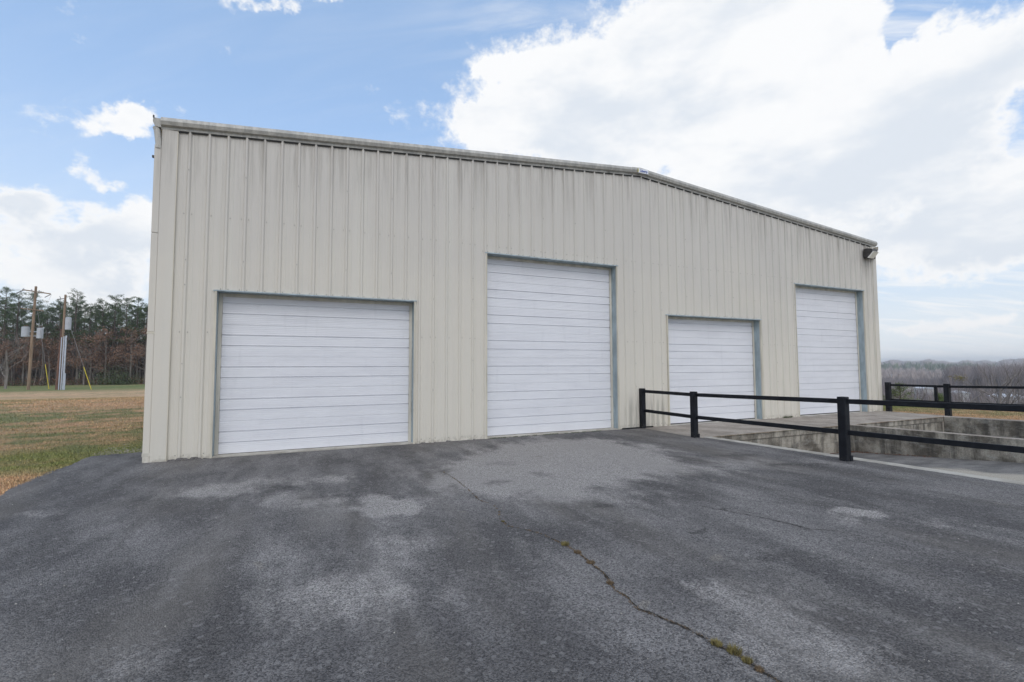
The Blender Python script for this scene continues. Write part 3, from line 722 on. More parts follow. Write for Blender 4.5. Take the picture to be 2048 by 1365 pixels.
# rubble of broken asphalt at the wall foot
for i, (x, s_) in enumerate(((.28, .035), (.34, .02), (.43, .05), (.50, .025), (.62, .05), (.68, .03), (.78, .02), (4.75, .03), (5.0, .02), (5.3, .035), (5.9, .02))):
    m = MB(); q = random.Random(i); pts = []
    n = 9
    for j in range(n):
        a_ = 2*pi*j/n; pts.append((x+cos(a_)*s_*2.2*(.7+.5*q.random()), -.052+sin(a_)*s_*.45))
    m.v = [(u, v, .008) for u, v in pts]+[((u-x)*.6+x, (v+.05)*.6-.05, .008+s_*(.6+.5*q.random())) for u, v in pts]
    m.f = [(j, (j+1) % n, n+(j+1) % n, n+j) for j in range(n)]+[tuple(range(n, 2*n))]
    LL = ['broken asphalt lump at the wall foot nearest the left building corner', 'low flat asphalt lump second from the left corner', 'large round asphalt lump third from the left corner', 'small asphalt lump in the middle of the row left of the wide door',
          'large asphalt lump midway between the corner trim and the wide door', 'small asphalt lump just right of the larger middle one', 'last little asphalt lump beside the left jamb of the wide door', 'asphalt lump at the wall foot just right of the wide door',
          'tiny asphalt lump second to the right of the wide door', 'asphalt lump midway between the wide door and the tall door', 'tiny asphalt lump beside the left jamb of the tall door']
    thing('asphalt_lump', LL[i], 'rubble', (0, 0, 0), 'asphalt lumps at the wall foot', m.mesh('asphalt_lump', 'asphalt'))
# tiny weeds along the tall door sill
def weedline(x0, x1, y, n, h, mm, z=.012):
    V = []; Fc = []
    for i in range(n):
        c = x0+(x1-x0)*((i*.61803) % 1)
        if (math.sin(c*9)+math.sin(c*23)) < -.2: continue
        x = c+nrng.normal()*.01; yy = y+nrng.normal()*.012; b = nrng.uniform(0, 6.28); hh = h*nrng.uniform(.3, 1); k = len(V)
        V += [(x-.003, yy, z), (x+.003, yy, z), (x+cos(b)*hh*.6, yy+sin(b)*hh*.6, z+hh)]; Fc.append((k, k+1, k+2))
    return fastmesh('sill_weeds', V, Fc, mm)
o = obj('sill_weeds', weedline(6.25, 9.3, -.05, 1500, .028, 'bush')); o['kind'] = 'stuff'
thing('wall_weed', 'small green weed at the wall foot beside the right tall door', 'weed', (0, 0, 0), None, weedline(16.1, 16.5, -.06, 500, .08, 'bush', .01))
# ================================================================== LOADING PLATFORM AND DOCK WELLS
CX0, CX1, MX0, MX1, FX0, FX1 = 10.80, 11.02, 16.13, 16.33, 20.97, 21.30
pf = bpy.data.objects.new('loading_platform', None); COL.objects.link(pf); pf['kind'] = 'structure'
for x0, x1 in ((10.625, 13.3), (13.306, 16.1), (16.106, 18.8), (18.806, 21.335)):
    o = obj('concrete_slab', MB().box(x0, x1, -1.925, -.0, -.145, .016), pf, m='concrete'); bevel(o, .008)
obj('dock_face', MB().box(CX1, MX0, -1.90, -1.7, -1.2, -.147), pf, m='concrete'); obj('dock_face', MB().box(MX1, FX0, -1.90, -1.7, -1.2, -.147), pf, m='concrete')
def wallrun(name, x0, x1, lab=None, rise=.0, mt='concrete'):
    m = MB(); ysn = [-1.93, -4, -6, -8, -10, -11.6]
    q = random.Random(int(x0))
    prev = None
    for y in ysn:
        z = near_rise(y)+.018+rise; r_ = [(x0, y, -1.2), (x0, y, z), (x1, y, z), (x1, y, -1.2)]
        n = len(m.v); m.v += r_
        if prev is not None: m.f += [(prev+i, prev+(i+1) % 4, n+(i+1) % 4, n+i) for i in range(4)]
        else: m.f.append((n, n+3, n+2, n+1))
        prev = n
    m.f.append((prev, prev+1, prev+2, prev+3)); o = obj(name, m, m=mt); o['kind'] = 'structure'; bevel(o, .01); return o
wallrun('curb', CX0, CX1, mt='curb')
wallrun('dock_divider_wall', MX0, MX1); o = wallrun('dock_side_wall', FX0, FX1)
fm = MB()
for x0, x1 in ((CX1, MX0), (MX1, FX0)):
    for y0, y1 in ((-1.9, -5), (-5, -9.8), (-9.8, -11.6)):
        zf = lambda y: -.72+.095*(-1.9-y) if y > -9.8 else (.03 if y > -10 else .194)
        fm.quad((x0, y0, zf(y0)), (x1, y0, zf(y0)), (x1, y1, zf(y1)), (x0, y1, zf(y1)))
o = obj('dock_floor', fm, m='dockfloor'); o['kind'] = 'structure'
V = []; Fc = []
for i in range(650):
    t = nrng.random()
    if t < .5: x = MX0-abs(nrng.normal())*.12; y = -1.95-nrng.random()**2*1.9
    else: x = MX0-nrng.random()**2*4.5; y = -1.93-abs(nrng.normal())*.12
    if x < CX1+.05: continue
    z = -.72+.095*(-1.9-y)+.004+nrng.random()*.012; s_ = nrng.uniform(.012, .03); b = nrng.uniform(0, 6.28); k = len(V)
    V += [(x+s_*cos(b), y+s_*sin(b), z), (x+s_*cos(b+2), y+s_*sin(b+2), z+.01), (x+s_*cos(b+4), y+s_*sin(b+4), z+nrng.random()*.012)]; Fc.append((k, k+1, k+2))
o = obj('leaf_litter', fastmesh('leaf_litter', V, Fc, 'leaf_litter')); o['kind'] = 'stuff'
# ================================================================== RAIL FENCES
def post(parent, x, y, h, s=.12, tilt=0):
    o = obj('post', MB().box(-s/2, s/2, -s/2, s/2, -.02, h), parent, m='black'); o.location = (x, y, near_rise(y)); bevel(o, .008); o.rotation_euler.y = tilt; return o
def rail(parent, p, q, z, hgt=.078, th=.045, dx=0):
    (x0, y0), (x1, y1) = p, q; d = Vector((x1-x0, y1-y0, near_rise(y1)-near_rise(y0))); L_ = d.length
    o = obj('rail', MB().box(0, L_, -th/2, th/2, -hgt/2, hgt/2), parent, m='black'); bevel(o, .005)
    o.location = (x0, y0, near_rise(y0)+z); o.rotation_euler = d.to_track_quat('X', 'Z').to_euler(); return o
rf = thing('rail_fence', 'black two-rail fence running from the wall along the curb of the dock', 'fence', (0, 0, 0))
FP = [(10.61, -.06), (10.62, -1.85), (10.60, -5.13), (10.60, -8.4), (10.6, -11.6)]
for i, (x, y) in enumerate(FP): post(rf, x, y, 1.06, .125, [.0, .0, .004, -.004, 0][i])
for (x0, y0), (x1, y1) in zip(FP, FP[1:]):
    for z in (.985, .475): rail(rf, (x0+.02, y0-.06), (x1+.02, y1+.06), z)
for (x, y) in FP[1:3]: obj('post_bracket', MB().box(x+.02, x+.085, y-.075, y-.055, near_rise(y)+.0, near_rise(y)+.10), rf, m='black')
# wall bracket by the first post
obj('foot_angle', MB().box(9.95, 10.54, -.075, -.045, .012, .045), rf, m='black'); obj('foot_angle', MB().box(10.68, 10.95, -.075, -.045, .02, .05), rf, m='black')
ff = thing('rail_fence', 'black two-rail fence at the lawn edge beyond the right corner of the building', 'fence', (0, 0, 0))
GP = [(21.42, -.20), (21.44, -1.86), (21.44, -4.6), (21.44, -7.6), (21.44, -10.6)]
for x, y in GP: post(ff, x, y, 1.045, .14)
for (x0, y0), (x1, y1) in zip(GP, GP[1:]):
    for z in (.95, .43): rail(ff, (x0+.02, y0-.06), (x1+.02, y1+.06), z, .075)
obj('stile', MB().box(21.40, 21.47, -1.60, -1.53, .39, .99), ff, m='black')
# ================================================================== GRASS BLADES
def blades(n, fx, fy, ok, hmin, hmax, wd):
    V = np.zeros((n*3, 3), np.float32); k = 0; F_ = []
    X = fx(n); Y = fy(n); A = nrng.uniform(0, 2*pi, n); H = nrng.uniform(hmin, hmax, n)
    for i in range(n):
        x, y = X[i], Y[i]
        if not ok(x, y): continue
        z = gz(x, y)-.003; a_ = A[i]; h_ = H[i]; dx, dy = cos(a_)*wd, sin(a_)*wd
        V[k] = (x-dx, y-dy, z); V[k+1] = (x+dx, y+dy, z); V[k+2] = (x-dy/wd*h_*.6, y+dx/wd*h_*.6, z+h_*.8); F_.append((k, k+1, k+2)); k += 3
    return fastmesh('lawn_grass', V[:k], F_, 'blade')
def okl(x, y):
    if y < 1.22: return x < -1.2
    return x < -.2 or y > BD
me = blades(120000, lambda n: -.2-nrng.exponential(3.2, n), lambda n: -3+nrng.exponential(5.5, n), okl, .02, .055, .004)
o = obj('lawn_grass', me); o['kind'] = 'stuff'
me = blades(60000, lambda n: nrng.uniform(-22, -.3, n), lambda n: nrng.uniform(5, 34, n), okl, .03, .08, .009)
o = obj('lawn_grass', me); o['kind'] = 'stuff'
def okr(x, y): return (x > 21.6 or y > 0) and x < 28.5
me = blades(45000, lambda n: nrng.uniform(21.35, 28.5, n), lambda n: nrng.uniform(-7, 3, n), okr, .02, .06, .006)
o = obj('lawn_grass', me); o['kind'] = 'stuff'
V = []; Fc = []
for i in range(900):   # gravel by the corner
    x = nrng.uniform(-1.3, -.15); y = 1.3+abs(nrng.normal())*.5; s_ = nrng.uniform(.008, .028); z = -.006; n = len(V)
    V += [(x-s_, y, z), (x+s_*.6, y-s_, z), (x+s_*.7, y+s_, z), (x, y, z+s_*.8)]; Fc += [(n, n+1, n+3), (n+1, n+2, n+3), (n+2, n, n+3)]
o = obj('gravel', fastmesh('gravel', V, Fc, 'concrete')); o['kind'] = 'stuff'
# ================================================================== UTILITY POLES
def insul(m, x, y, z): m.tube([(x, y, z), (x, y, z+.12), (x, y, z+.22)], [.05, .08, .04], 8)
FZ = -.8
up1 = thing('utility_pole', 'taller wooden pole with two crossarms and two grey transformer cans', 'utility pole', (-27.1, 61.2, FZ))
up1.rotation_euler = (0, radians(.9), 0)
obj('pole', MB().tube([(0, 0, -.3), (0, 0, 6), (0, 0, 12.0)], [.155, .14, .11], 12), up1, m='pole')
axd = Vector((cos(YAW-.12), -sin(YAW-.12), 0)); pd = Vector((-axd.y, axd.x, 0))
def arm(par, z, l0, l1, dz):
    a0 = axd*-l0+Vector((0, 0, z+dz)); a1 = axd*l1+Vector((0, 0, z-dz)); m = MB(); m.tube([a0-pd*.16, a1-pd*.16], .062, 4); return obj('crossarm', m, par, m='pole')
c1 = arm(up1, 11.35, 1.25, 1.7, .2); c2 = arm(up1, 9.25, 1.3, 1.1, .12)
for cpar, z, offs in ((c1, 11.38, (-1.15, -.3, .5)), (c2, 9.3, (-1.2, -.55, .7))):
    for q in offs:
        m = MB(); p = axd*q-pd*.16; insul(m, p.x, p.y, z-q*.12); obj('insulator', m, cpar, m='grey_metal')
m = MB(); p = axd*-1.2+Vector((0, 0, 11.55)); m.tube([p, p+axd*-.8+Vector((0, 0, -.42))], .05, 5); m.tube([axd*1.6+Vector((0, 0, 11.1)), axd*1.0+Vector((0, 0, 10.75))], .04, 5); obj('arm_switch', m, up1, m='bronze')
def can(par, off, z, r, h):
    c = par_e = bpy.data.objects.new('transformer', None); COL.objects.link(c); c.parent = par; p = axd*off; c.location = (p.x, p.y, z)
    obj('tank', MB().tube([(0, 0, 0), (0, 0, h)], r, 18), c, m='grey_metal'); obj('lid', MB().tube([(0, 0, h+.002), (0, 0, h+.05), (0, 0, h+.09)], [r*1.04, r*1.03, r*.6], 18), c, m='grey_metal')
    m = MB(); m.tube([(.1, 0, h+.05), (.1, 0, h+.3)], .045, 6); m.tube([(-.15, .1, h+.05), (-.15, .1, h+.28)], .045, 6); obj('bushing', m, c, m='poledark')
can(up1, -.74, 6.10, .35, 1.08); can(up1, .78, 5.95, .29, 1.12)
m = MB(); m.tube([axd*-.6+Vector((0, 0, 6.7)), axd*.6+Vector((0, 0, 6.7))], .05, 4); m.tube([axd*-.6+Vector((0, 0, 6.2)), axd*.6+Vector((0, 0, 6.2))], .05, 4); obj('bracket', m, up1, m='grey_metal')
m = MB()
for s in (-1, 1): m.tube([axd*s*1.0+Vector((0, 0, 9.2)), Vector((0, 0, 8.5))-pd*.1], .022, 4)
def sag(m, a, b, drop, r=.012, n=10):
    m.tube([a.lerp(b, t/n)-Vector((0, 0, 4*drop*(t/n)*(1-t/n))) for t in range(n+1)], r, 4)
sag(m, axd*-1.6+Vector((0, 0, 11.5)), axd*-1.2+Vector((0, 0, 9.5)), -.0); sag(m, axd*-2.4+Vector((0, 0, 11.1)), axd*-.75+Vector((0, 0, 9.4)), 1.0, .010); sag(m, axd*1.7+Vector((0, 0, 11.1)), axd*.5+Vector((0, 0, 9.4)), .4, .010)
sag(m, axd*-1.6+Vector((0, 0, 9.5)), axd*-1.0+Vector((0, 0, 7.5)), .2, .012); sag(m, axd*-.75+Vector((0, 0, 9.4)), axd*.95+Vector((0, 0, 7.4)), .4, .012)
obj('jumper_wires', m, up1, m='wire')
for i, (q, z) in enumerate(((-1.6, 11.6), (-.5, 11.5), (-1.6, 9.5))):
    m = MB(); a0 = axd*q+Vector((0, 0, z)); sag(m, a0, a0+Vector((-42, -9, -.6)), 1.1, .012, 14); obj('power_line', m, up1, m='wire')
def guy(par, top, foot):
    m = MB(); top = Vector(top); foot = Vector(foot); m.tube([top, foot], .014, 4); g_ = obj('guy_wire', m, par, m='wire')
    k = foot.lerp(top, min(.9, 2.9/(top-foot).length)); obj('guy_guard', MB().tube([foot, k], .032, 6), g_, m='yellow')
guy(up1, axd*.3+Vector((0, 0, 9.4)), axd*2.75+pd*-.8+Vector((0, 0, .15)))
up2 = thing('utility_pole', 'shorter wooden pole carrying grey conduits and one meter cabinet', 'utility pole', (-23.6, 59.3, FZ))
up2.rotation_euler = (0, radians(.4), 0)
obj('pole', MB().tube([(0, 0, -.3), (0, 0, 5), (0, 0, 10.95)], [.14, .12, .10], 12), up2, m='pole')
p = axd*.28; obj('conduit', MB().tube([axd*.26-pd*.22, axd*.26-pd*.2+Vector((0, 0, 6.1))], .06, 8), up2, m='conduit')
obj('conduit', MB().tube([axd*.46-pd*.2, axd*.44-pd*.16+Vector((0, 0, 5.9)), axd*.42-pd*.1+Vector((0, 0, 6.2))], .08, 8), up2, m='conduit')
obj('conduit', MB().tube([axd*.02-pd*.22, axd*.02-pd*.2+Vector((0, 0, 6.0))], .05, 8), up2, m='conduit')
obj('riser_stub', MB().tube([axd*.66-pd*.3, axd*.66-pd*.3+Vector((0, 0, 1.9))], .07, 8), up2, m='conduit')
c = bpy.data.objects.new('transformer', None); COL.objects.link(c); c.parent = up2; p = axd*.46; c.location = (p.x, p.y, 6.9)
obj('tank', MB().tube([(0, 0, 0), (0, 0, 1.35)], .27, 16), c, m='grey_metal'); obj('lid', MB().tube([(0, 0, 1.352), (0, 0, 1.42)], [.285, .2], 16), c, m='grey_metal')
m = MB(); m.tube([axd*-.1+Vector((0, 0, 10.5)), axd*-.85+Vector((0, 0, 10.4))], .045, 5); m.tube([axd*-.45+Vector((0, 0, 10.42)), axd*-.6+Vector((0, 0, 10.75))], .03, 5); obj('cutout_arm', m, up2, m='bronze')
m = MB(); m.tube([axd*-.1+Vector((0, 0, 6.45)), axd*.7+Vector((0, 0, 6.45))], .06, 5); m.tube([axd*.5+Vector((0, 0, 6.4)), axd*.85-pd*.2+Vector((0, 0, 5.7)), axd*.5+Vector((0, 0, 5.2))], .05, 5); obj('cable_bracket', m, up2, m='rubber')
guy(up2, axd*.15+Vector((0, 0, 8.7)), axd*4.6+pd*-1.9+Vector((0, 0, .1)))
up3 = thing('utility_pole', 'reddish stub pole standing just left of the conduit pole', 'utility pole', (-24.15, 59.9, FZ))
obj('pole', MB().tube([(0, 0, -.3), (.12, 0, 3.5), (.22, 0, 7.0)], [.12, .11, .09], 12), up3, m='poledark')
# ================================================================== TREES
def branch(m, p, d, L_, r, depth, q, tips, k=4, spread=.6, upw=.15, ratio=.68, kids=3):
    n = 3; pts = [p]; rr = [r]; dd = d.copy()
    for i in range(n):
        dd = (dd+Vector((q.gauss(0, .12), q.gauss(0, .12), q.gauss(0, .08)+upw*.25))).normalized(); pts.append(pts[-1]+dd*L_/n); rr.append(r*(1-.45*(i+1)/n))
    m.tube(pts, rr, k if depth > 1 else 3, cap=False)
    if depth == 0: tips.append(pts[-1]); tips.append(pts[-2]); return
    for i in range(kids):
        t = .35+.65*(i+q.random())/kids; b = pts[min(n, int(t*n)+1)]; 
        nd = (dd+Vector((q.gauss(0, spread), q.gauss(0, spread), q.gauss(0, spread*.6)+upw))).normalized()
        branch(m, b, nd, L_*ratio*(.8+.4*q.random()), rr[-1]*.8, depth-1, q, tips, k, spread, upw, ratio, kids)
def leafcloud(pts, per, sz, spread, q, up_=.0, flat=1.):
    pts = np.array([tuple(p) for p in pts]); C_ = np.repeat(pts, per, 0)+q.normal(0, spread, (len(pts)*per, 3))*np.array([1, 1, flat]); n = len(C_)
    a_ = q.normal(size=(n, 3)); a_ /= np.linalg.norm(a_, axis=1)[:, None]; b = np.cross(a_, q.normal(size=(n, 3))); b /= np.linalg.norm(b, axis=1)[:, None]
    s_ = sz*q.uniform(.6, 1.3, (n, 1)); V = np.concatenate([C_-a_*s_, C_+b*s_*.45, C_+a_*s_, C_-b*s_*.45], 1).reshape(-1, 3); F_ = np.arange(n*4).reshape(n, 4)
    return V, F_
def pine_variant(i):
    q = random.Random(100+i); nq = np.random.default_rng(100+i); H = 12.6+q.random()*1.2; m = MB(); lean = q.gauss(0, .15), q.gauss(0, .15)
    pts = [(lean[0]*t*t+q.gauss(0, .03), lean[1]*t*t, H*t) for t in (0, .25, .5, .75, 1)]; m.tube(pts, [.15, .13, .11, .07, .02], 7)
    tips = []
    def ax(z): t = z/H; return Vector((lean[0]*t*t, lean[1]*t*t, z))
    z = H*.46
    while z < H*.985:
        t = (z-H*.46)/(H*.54); Lr = (2.1*(1-t)**.8+.35)*(.65+.6*q.random()); a_ = q.random()*6.28; b0 = ax(z)
        if q.random() < .9-.2*(t < .25):
            d = Vector((cos(a_), sin(a_), .12+.5*t)); pp = [b0, b0+d*Lr*.5+Vector((0, 0, -.02)), b0+d*Lr*.95+Vector((0, 0, .28))]
            m.tube(pp, [.035, .022, .010], 3, cap=False)
            for s_ in (.42, .62, .8, 1.0):
                c = b0+d*Lr*s_+Vector((q.gauss(0, .10), q.gauss(0, .10), .22*s_+.05)); tips.append(c)
                if s_ > .5: tips.append(c+Vector((-d.y, d.x, .15))*.3*q.choice((-1, 1)))
        z += .13+.12*q.random()
    for _ in range(16):   # dead lower limbs
        z = H*(.12+.36*q.random()); a_ = q.random()*6.28; b0 = ax(z); L_ = .4+1.0*q.random(); m.tube([b0, b0+Vector((cos(a_)*L_, sin(a_)*L_, .12-.3*q.random()))], [.018, .006], 3, cap=False)
    for z in (H*.97, H*1.0): tips.append(ax(z))
    # needle sprays: narrow upswept slivers around every tip
    P_ = np.array([tuple(t) for t in tips]); per = 17; C_ = np.repeat(P_, per, 0)+nq.normal(0, .12, (len(P_)*per, 3))*[1, 1, .55]; n = len(C_)
    a_ = nq.normal(size=(n, 3))*[1, 1, .6]+[0, 0, .35]; a_ /= np.linalg.norm(a_, axis=1)[:, None]; b = np.cross(a_, nq.normal(size=(n, 3))); b /= np.linalg.norm(b, axis=1)[:, None]
    s_ = nq.uniform(.10, .22, (n, 1)); V = np.concatenate([C_-b*.028, C_+b*.028, C_+a_*s_], 1).reshape(-1, 3)
    return m.mesh('trunk', 'bark'), fastmesh('crown', V, np.arange(n*3).reshape(n, 3), 'needle')
def oak_variant(i):
    q = random.Random(200+i); nq = np.random.default_rng(200+i); m = MB(); tips = []; H = 4.2+q.random()*1.5
    m.tube([(0, 0, 0), (q.gauss(0, .1), q.gauss(0, .1), H*.5), (q.gauss(0, .15), 0, H)], [.09, .07, .045], 6); 
    for _ in range(11):
        z = H*(.25+.75*q.random()); a_ = q.random()*6.28; branch(m, Vector((0, 0, z)), Vector((cos(a_), sin(a_), .55)).normalized(), 1.15, .028, 2, q, tips, 3, .5, .1, .7, 3)
    V, F_ = leafcloud(tips, 8, .085, .20, nq, flat=.6)
    return m.mesh('trunk', 'greybark'), fastmesh('crown', V, F_, 'brownleaf', 4)
def bare_variant(i, H=9, dep=4, r0=.13, kk=4):
    q = random.Random(300+i); m = MB(); tips = []; p = [(0, 0, 0), (q.gauss(0, .1), q.gauss(0, .1), H*.3), (q.gauss(0, .2), q.gauss(0, .2), H*.62)]
    m.tube(p, [r0, r0*.8, r0*.5], 7)
    for j in range(9):
        t = .3+.7*j/8; z = H*.62*t; a_ = q.random()*6.28; branch(m, Vector((p[2][0]*t, p[2][1]*t, z)), Vector((cos(a_), sin(a_), .95)).normalized(), H*.24*(1.15-.35*t), r0*.36, dep-1, q, tips, kk, .45, .28, .66, 3)
    n = len(tips); return m.mesh('bare_tree', 'greybark')
PV = [pine_variant(i) for i in range(5)]; OV = [oak_variant(i) for i in range(4)]; BV = [bare_variant(i) for i in range(3)]
def tree(kind, x, y, s, rz, label, group):
    z = gz(x, y)-.05
    if kind == 'pine': tm, cm = PV[rnd.randrange(5)]
    else: tm, cm = OV[rnd.randrange(4)]
    t = thing('pine_tree' if kind == 'pine' else 'oak_tree', label, 'tree', (x, y, z), group, None, rz); t.scale = (s*rnd.uniform(.9, 1.1), s, s*rnd.uniform(.96, 1.04))
    obj('trunk', tm, t); obj('crown', cm, t)
def px_x(px, y):      # x of a place at depth y seen in the direction of photograph column px
    return CAM.x+(y-CAM.y)*math.tan(YAW+math.atan((px-1024)/F_PX))
front = [(5, 'pine left of everything, standing at the left edge of the picture'), (30, 'pine just left of the taller utility pole, in the front row'), (62, 'pine directly behind the taller utility pole'),
         (92, 'pine between the taller pole and the conduit pole, seen above the right transformer can'), (118, 'pine rising directly behind the conduit pole'), (148, 'broad-crowned pine just right of the conduit pole'),
         (176, 'thin small-topped pine in the low gap of the pine row'), (205, 'pine at the left end of the dense group beside the building'), (226, 'tallest pine of the dense group beside the building'), (250, 'pine in the middle of the dense group, tops level with the downspout joint'),
         (272, 'pine second from the building edge in the dense group'), (292, 'pine partly cut off by the left corner of the building')]
for px, lb in front:
    y = 80+rnd.uniform(-1.2, 1.2); s = {176: .82, 205: .95, 226: 1.04}.get(px, rnd.uniform(.88, 1.06)); tree('pine', px_x(px, y), y, s, rnd.uniform(0, 6.28), lb, 'front row of pines left of the building')
for row, (yy, n) in enumerate(((84, 26), (90, 24), (97, 22))):
    for i in range(n):
        x = -46+32*(i+rnd.random()*.8)/n; tree('pine', x, yy+rnd.uniform(-1.5, 1.5), rnd.uniform(.84, 1.0), rnd.uniform(0, 6.28), 'tall pine crowded into the wood behind the front row of pines', 'pines deeper in the wood')
for i in range(10): tree('pine', -62+i*1.6+rnd.random(), 80+rnd.uniform(-1, 3), rnd.uniform(.9, 1.02), rnd.random()*6, 'tall pine crowded into the wood behind the front row of pines', 'pines deeper in the wood')
oaks = [(12, 'brown-leaved oak at the left edge under the pines'), (48, 'brown-leaved oak behind the foot of the taller utility pole'), (84, 'rust-brown oak seen between the two utility poles'), (100, 'brown-leaved oak left of the conduits'), (158, 'brown-leaved oak behind the slanting right guy wire'),
        (182, 'tallest rust-brown oak right of the guy wire'), (212, 'brown-leaved oak above the dark green bush'), (262, 'dull brown oak under the dense pines'), (290, 'brown-leaved oak next to the building edge')]
for px, lb in oaks:
    y = 78+rnd.uniform(-.8, .8); tree('oak', px_x(px, y), y, rnd.uniform(1.15, 1.5), rnd.uniform(0, 6.28), lb, 'brown-leaved young oaks at the wood edge')
for i in range(54):
    tree('oak', -46+32*rnd.random(), rnd.uniform(80, 92), rnd.uniform(1.0, 1.55), rnd.uniform(0, 6.28), 'brown-leaved young oak standing among the pine trunks', 'oaks among the pines')
for px, y, s, lb in ((14, 66, .82, 'leafless grey tree at the far left in front of the pines'), (-40, 66, .9, 'leafless grey tree just outside the left edge of the wood'), (170, 77, .75, 'leafless grey tree in front of the pines right of the conduit pole')):
    x = px_x(px, y); t = thing('bare_tree', lb, 'tree', (x, y, gz(x, y)), 'leafless grey trees by the wood', BV[int(s*10) % 3], rnd.random()*6); t.scale = (s*1.3, s*1.3, s)
# undergrowth along the wood edge
pts = [(nrng.uniform(-48, -13), nrng.uniform(76.5, 82), -.8+abs(nrng.normal())*.5) for _ in range(900)]
V, F_ = leafcloud(pts, 14, .10, .28, nrng); o = obj('undergrowth', fastmesh('undergrowth', V, F_, 'brownleaf', 4)); o['kind'] = 'stuff'; o['label'] = 'brown brush and dead leaves under the wood edge'
pts = [(nrng.uniform(-48, -13), nrng.uniform(76, 84), -.8+abs(nrng.normal())*.45) for _ in range(420)]
V, F_ = leafcloud(pts, 14, .10, .26, nrng); o = obj('undergrowth', fastmesh('undergrowth', V, F_, 'bush', 4)); o['kind'] = 'stuff'
m = MB(); q = random.Random(4)
for _ in range(900):
    x, y = q.uniform(-48, -13), q.uniform(76.5, 100); h_ = q.uniform(2, 7); m.tube([(x, y, -.9), (x+q.gauss(0, .25), y+q.gauss(0, .25), -.8+h_)], [.035, .008], 3, cap=False)
o = obj('saplings', m, m='greybark'); o['kind'] = 'stuff'
def bush_thing(x, y, w_, h_, lb, mm='bush', n=900, sz=.09):
    z = gz(x, y); P_ = [(nrng.normal()*w_*.35, nrng.normal()*w_*.3, abs(nrng.normal())*h_*.4) for _ in range(n//6)]
    V, F_ = leafcloud(P_, 9, sz, w_*.12, nrng); t = thing('bush', lb, 'bush', (x, y, z)); obj('foliage', fastmesh('foliage', V, F_, mm, 4), t)
    m = MB()
    for _ in range(9): a_ = rnd.random()*6.28; m.tube([(0, 0, 0), (cos(a_)*w_*.3, sin(a_)*w_*.3, h_*.8)], [.03, .01], 3)
    obj('stems', m, t, m='bark')
bush_thing(px_x(230, 76), 76, 3.2, 2.6, 'round dark green bush at the wood edge right of the guy wire', n=1500)
bush_thing(px_x(255, 76.5), 76.5, 2.2, 1.8, 'smaller green bush touching the round one, nearer the building', n=900)
# far mass of wood closing the view behind the pines
def woodmass(n, fx, name, m='farwood', H=(9, 13), wd=3.2, per=22, tw=.20, fan=1.):
    V = []; 
    for i in range(n):
        x, y = fx(i); z = gz(x, y)-.3; h_ = nrng.uniform(*H)
        c = np.array([x, y, z]); a_ = nrng.uniform(0, 2*pi, per); sp = nrng.uniform(.1, 1, per)**.7*wd*.5*fan; zt = h_*(1-.45*nrng.random(per)**1.3*1.0); zb = zt*nrng.uniform(.25, .6, per)
        tip = np.stack([x+np.cos(a_)*sp, y+np.sin(a_)*sp, z+zt], 1); bot = np.stack([x+np.cos(a_)*sp*.25, y+np.sin(a_)*sp*.25, z+zb], 1)
        side = np.stack([-np.sin(a_+.9), np.cos(a_+.9), a_*0], 1)*tw
        V.append(np.stack([bot-side, bot+side, tip], 1).reshape(-1, 3))
        V.append(np.array([(x-.16, y, z), (x+.16, y+.1, z), (x, y, z+h_)]))
    V = np.concatenate(V); o = obj(name, fastmesh(name, V, np.arange(len(V)).reshape(-1, 3), m)); o['kind'] = 'stuff'; return o
woodmass(420, lambda i: (nrng.uniform(-75, -8), nrng.uniform(103, 130)), 'far_woods', 'bark', (6, 10), 3., 26, .12)
# ================================================================== VALLEY, FAR HILLS, HOUSES
def polar(azlo, azhi, rlo, rhi):
    def f(i):
        a_ = radians(nrng.uniform(azlo, azhi)); r = math.sqrt(nrng.uniform(rlo**2, rhi**2)); return CAM.x+r*sin(a_), CAM.y+r*cos(a_)
    return f
woodmass(900, polar(52, 96, 75, 190), 'valley_woods', H=(5, 8.5), wd=4, per=44, tw=.05)
woodmass(3400, polar(50, 98, 190, 520), 'valley_woods', H=(7, 11), wd=5, per=26, tw=.13)
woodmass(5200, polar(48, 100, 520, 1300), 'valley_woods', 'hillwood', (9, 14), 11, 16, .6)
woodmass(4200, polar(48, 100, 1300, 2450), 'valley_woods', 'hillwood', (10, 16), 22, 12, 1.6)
woodmass(60, polar(67.5, 80, 370, 440), 'hill_evergreens', 'hillgreen', (11, 16), 13, 60, .5)
woodmass(70, polar(57, 70, 700, 1500), 'hill_evergreens', 'hillgreen', (13, 20), 17, 30, 1.4)
woodmass(900, polar(66.8, 80, 300, 430), 'hill_woods', H=(12, 17), wd=8, per=40, tw=.16)
# bare trees one can tell apart
BW2 = [bare_variant(31+i, 9, 4, .24) for i in range(3)]
BT = [(1990, 46, 8.8, 1, 'bare tree with the widest twig crown, rising above the hills at the right'), (2008, 58, 10.4, 2, 'thin bare tree just right of the widest-crowned one'), (1940, 52, 6.9, 0, 'shorter bare tree between the mossy clump and the widest-crowned tree'), (2044, 62, 10.6, 1, 'bare tree at the right edge of the picture'), (1838, 70, 8.2, 2, 'small bare tree above the middle of the first far fence bay')]
for px, r, h_, v, lb in BT:
    a_ = YAW+math.atan((px-1024)/F_PX); x, y = CAM.x+r*sin(a_), CAM.y+r*cos(a_); z = gz(x, y)
    top = {1990: 1.65+.9, 2008: 1.65+.5, 1940: 1.65-.9, 2044: 1.65+.3, 1838: 1.65-1.2}[px]; s = (top-z)/9.6
    t = thing('bare_tree', lb, 'tree', (x, y, z), 'bare trees below the lawn edge', BW2[v], rnd.random()*6); t.scale = (s, s, s)
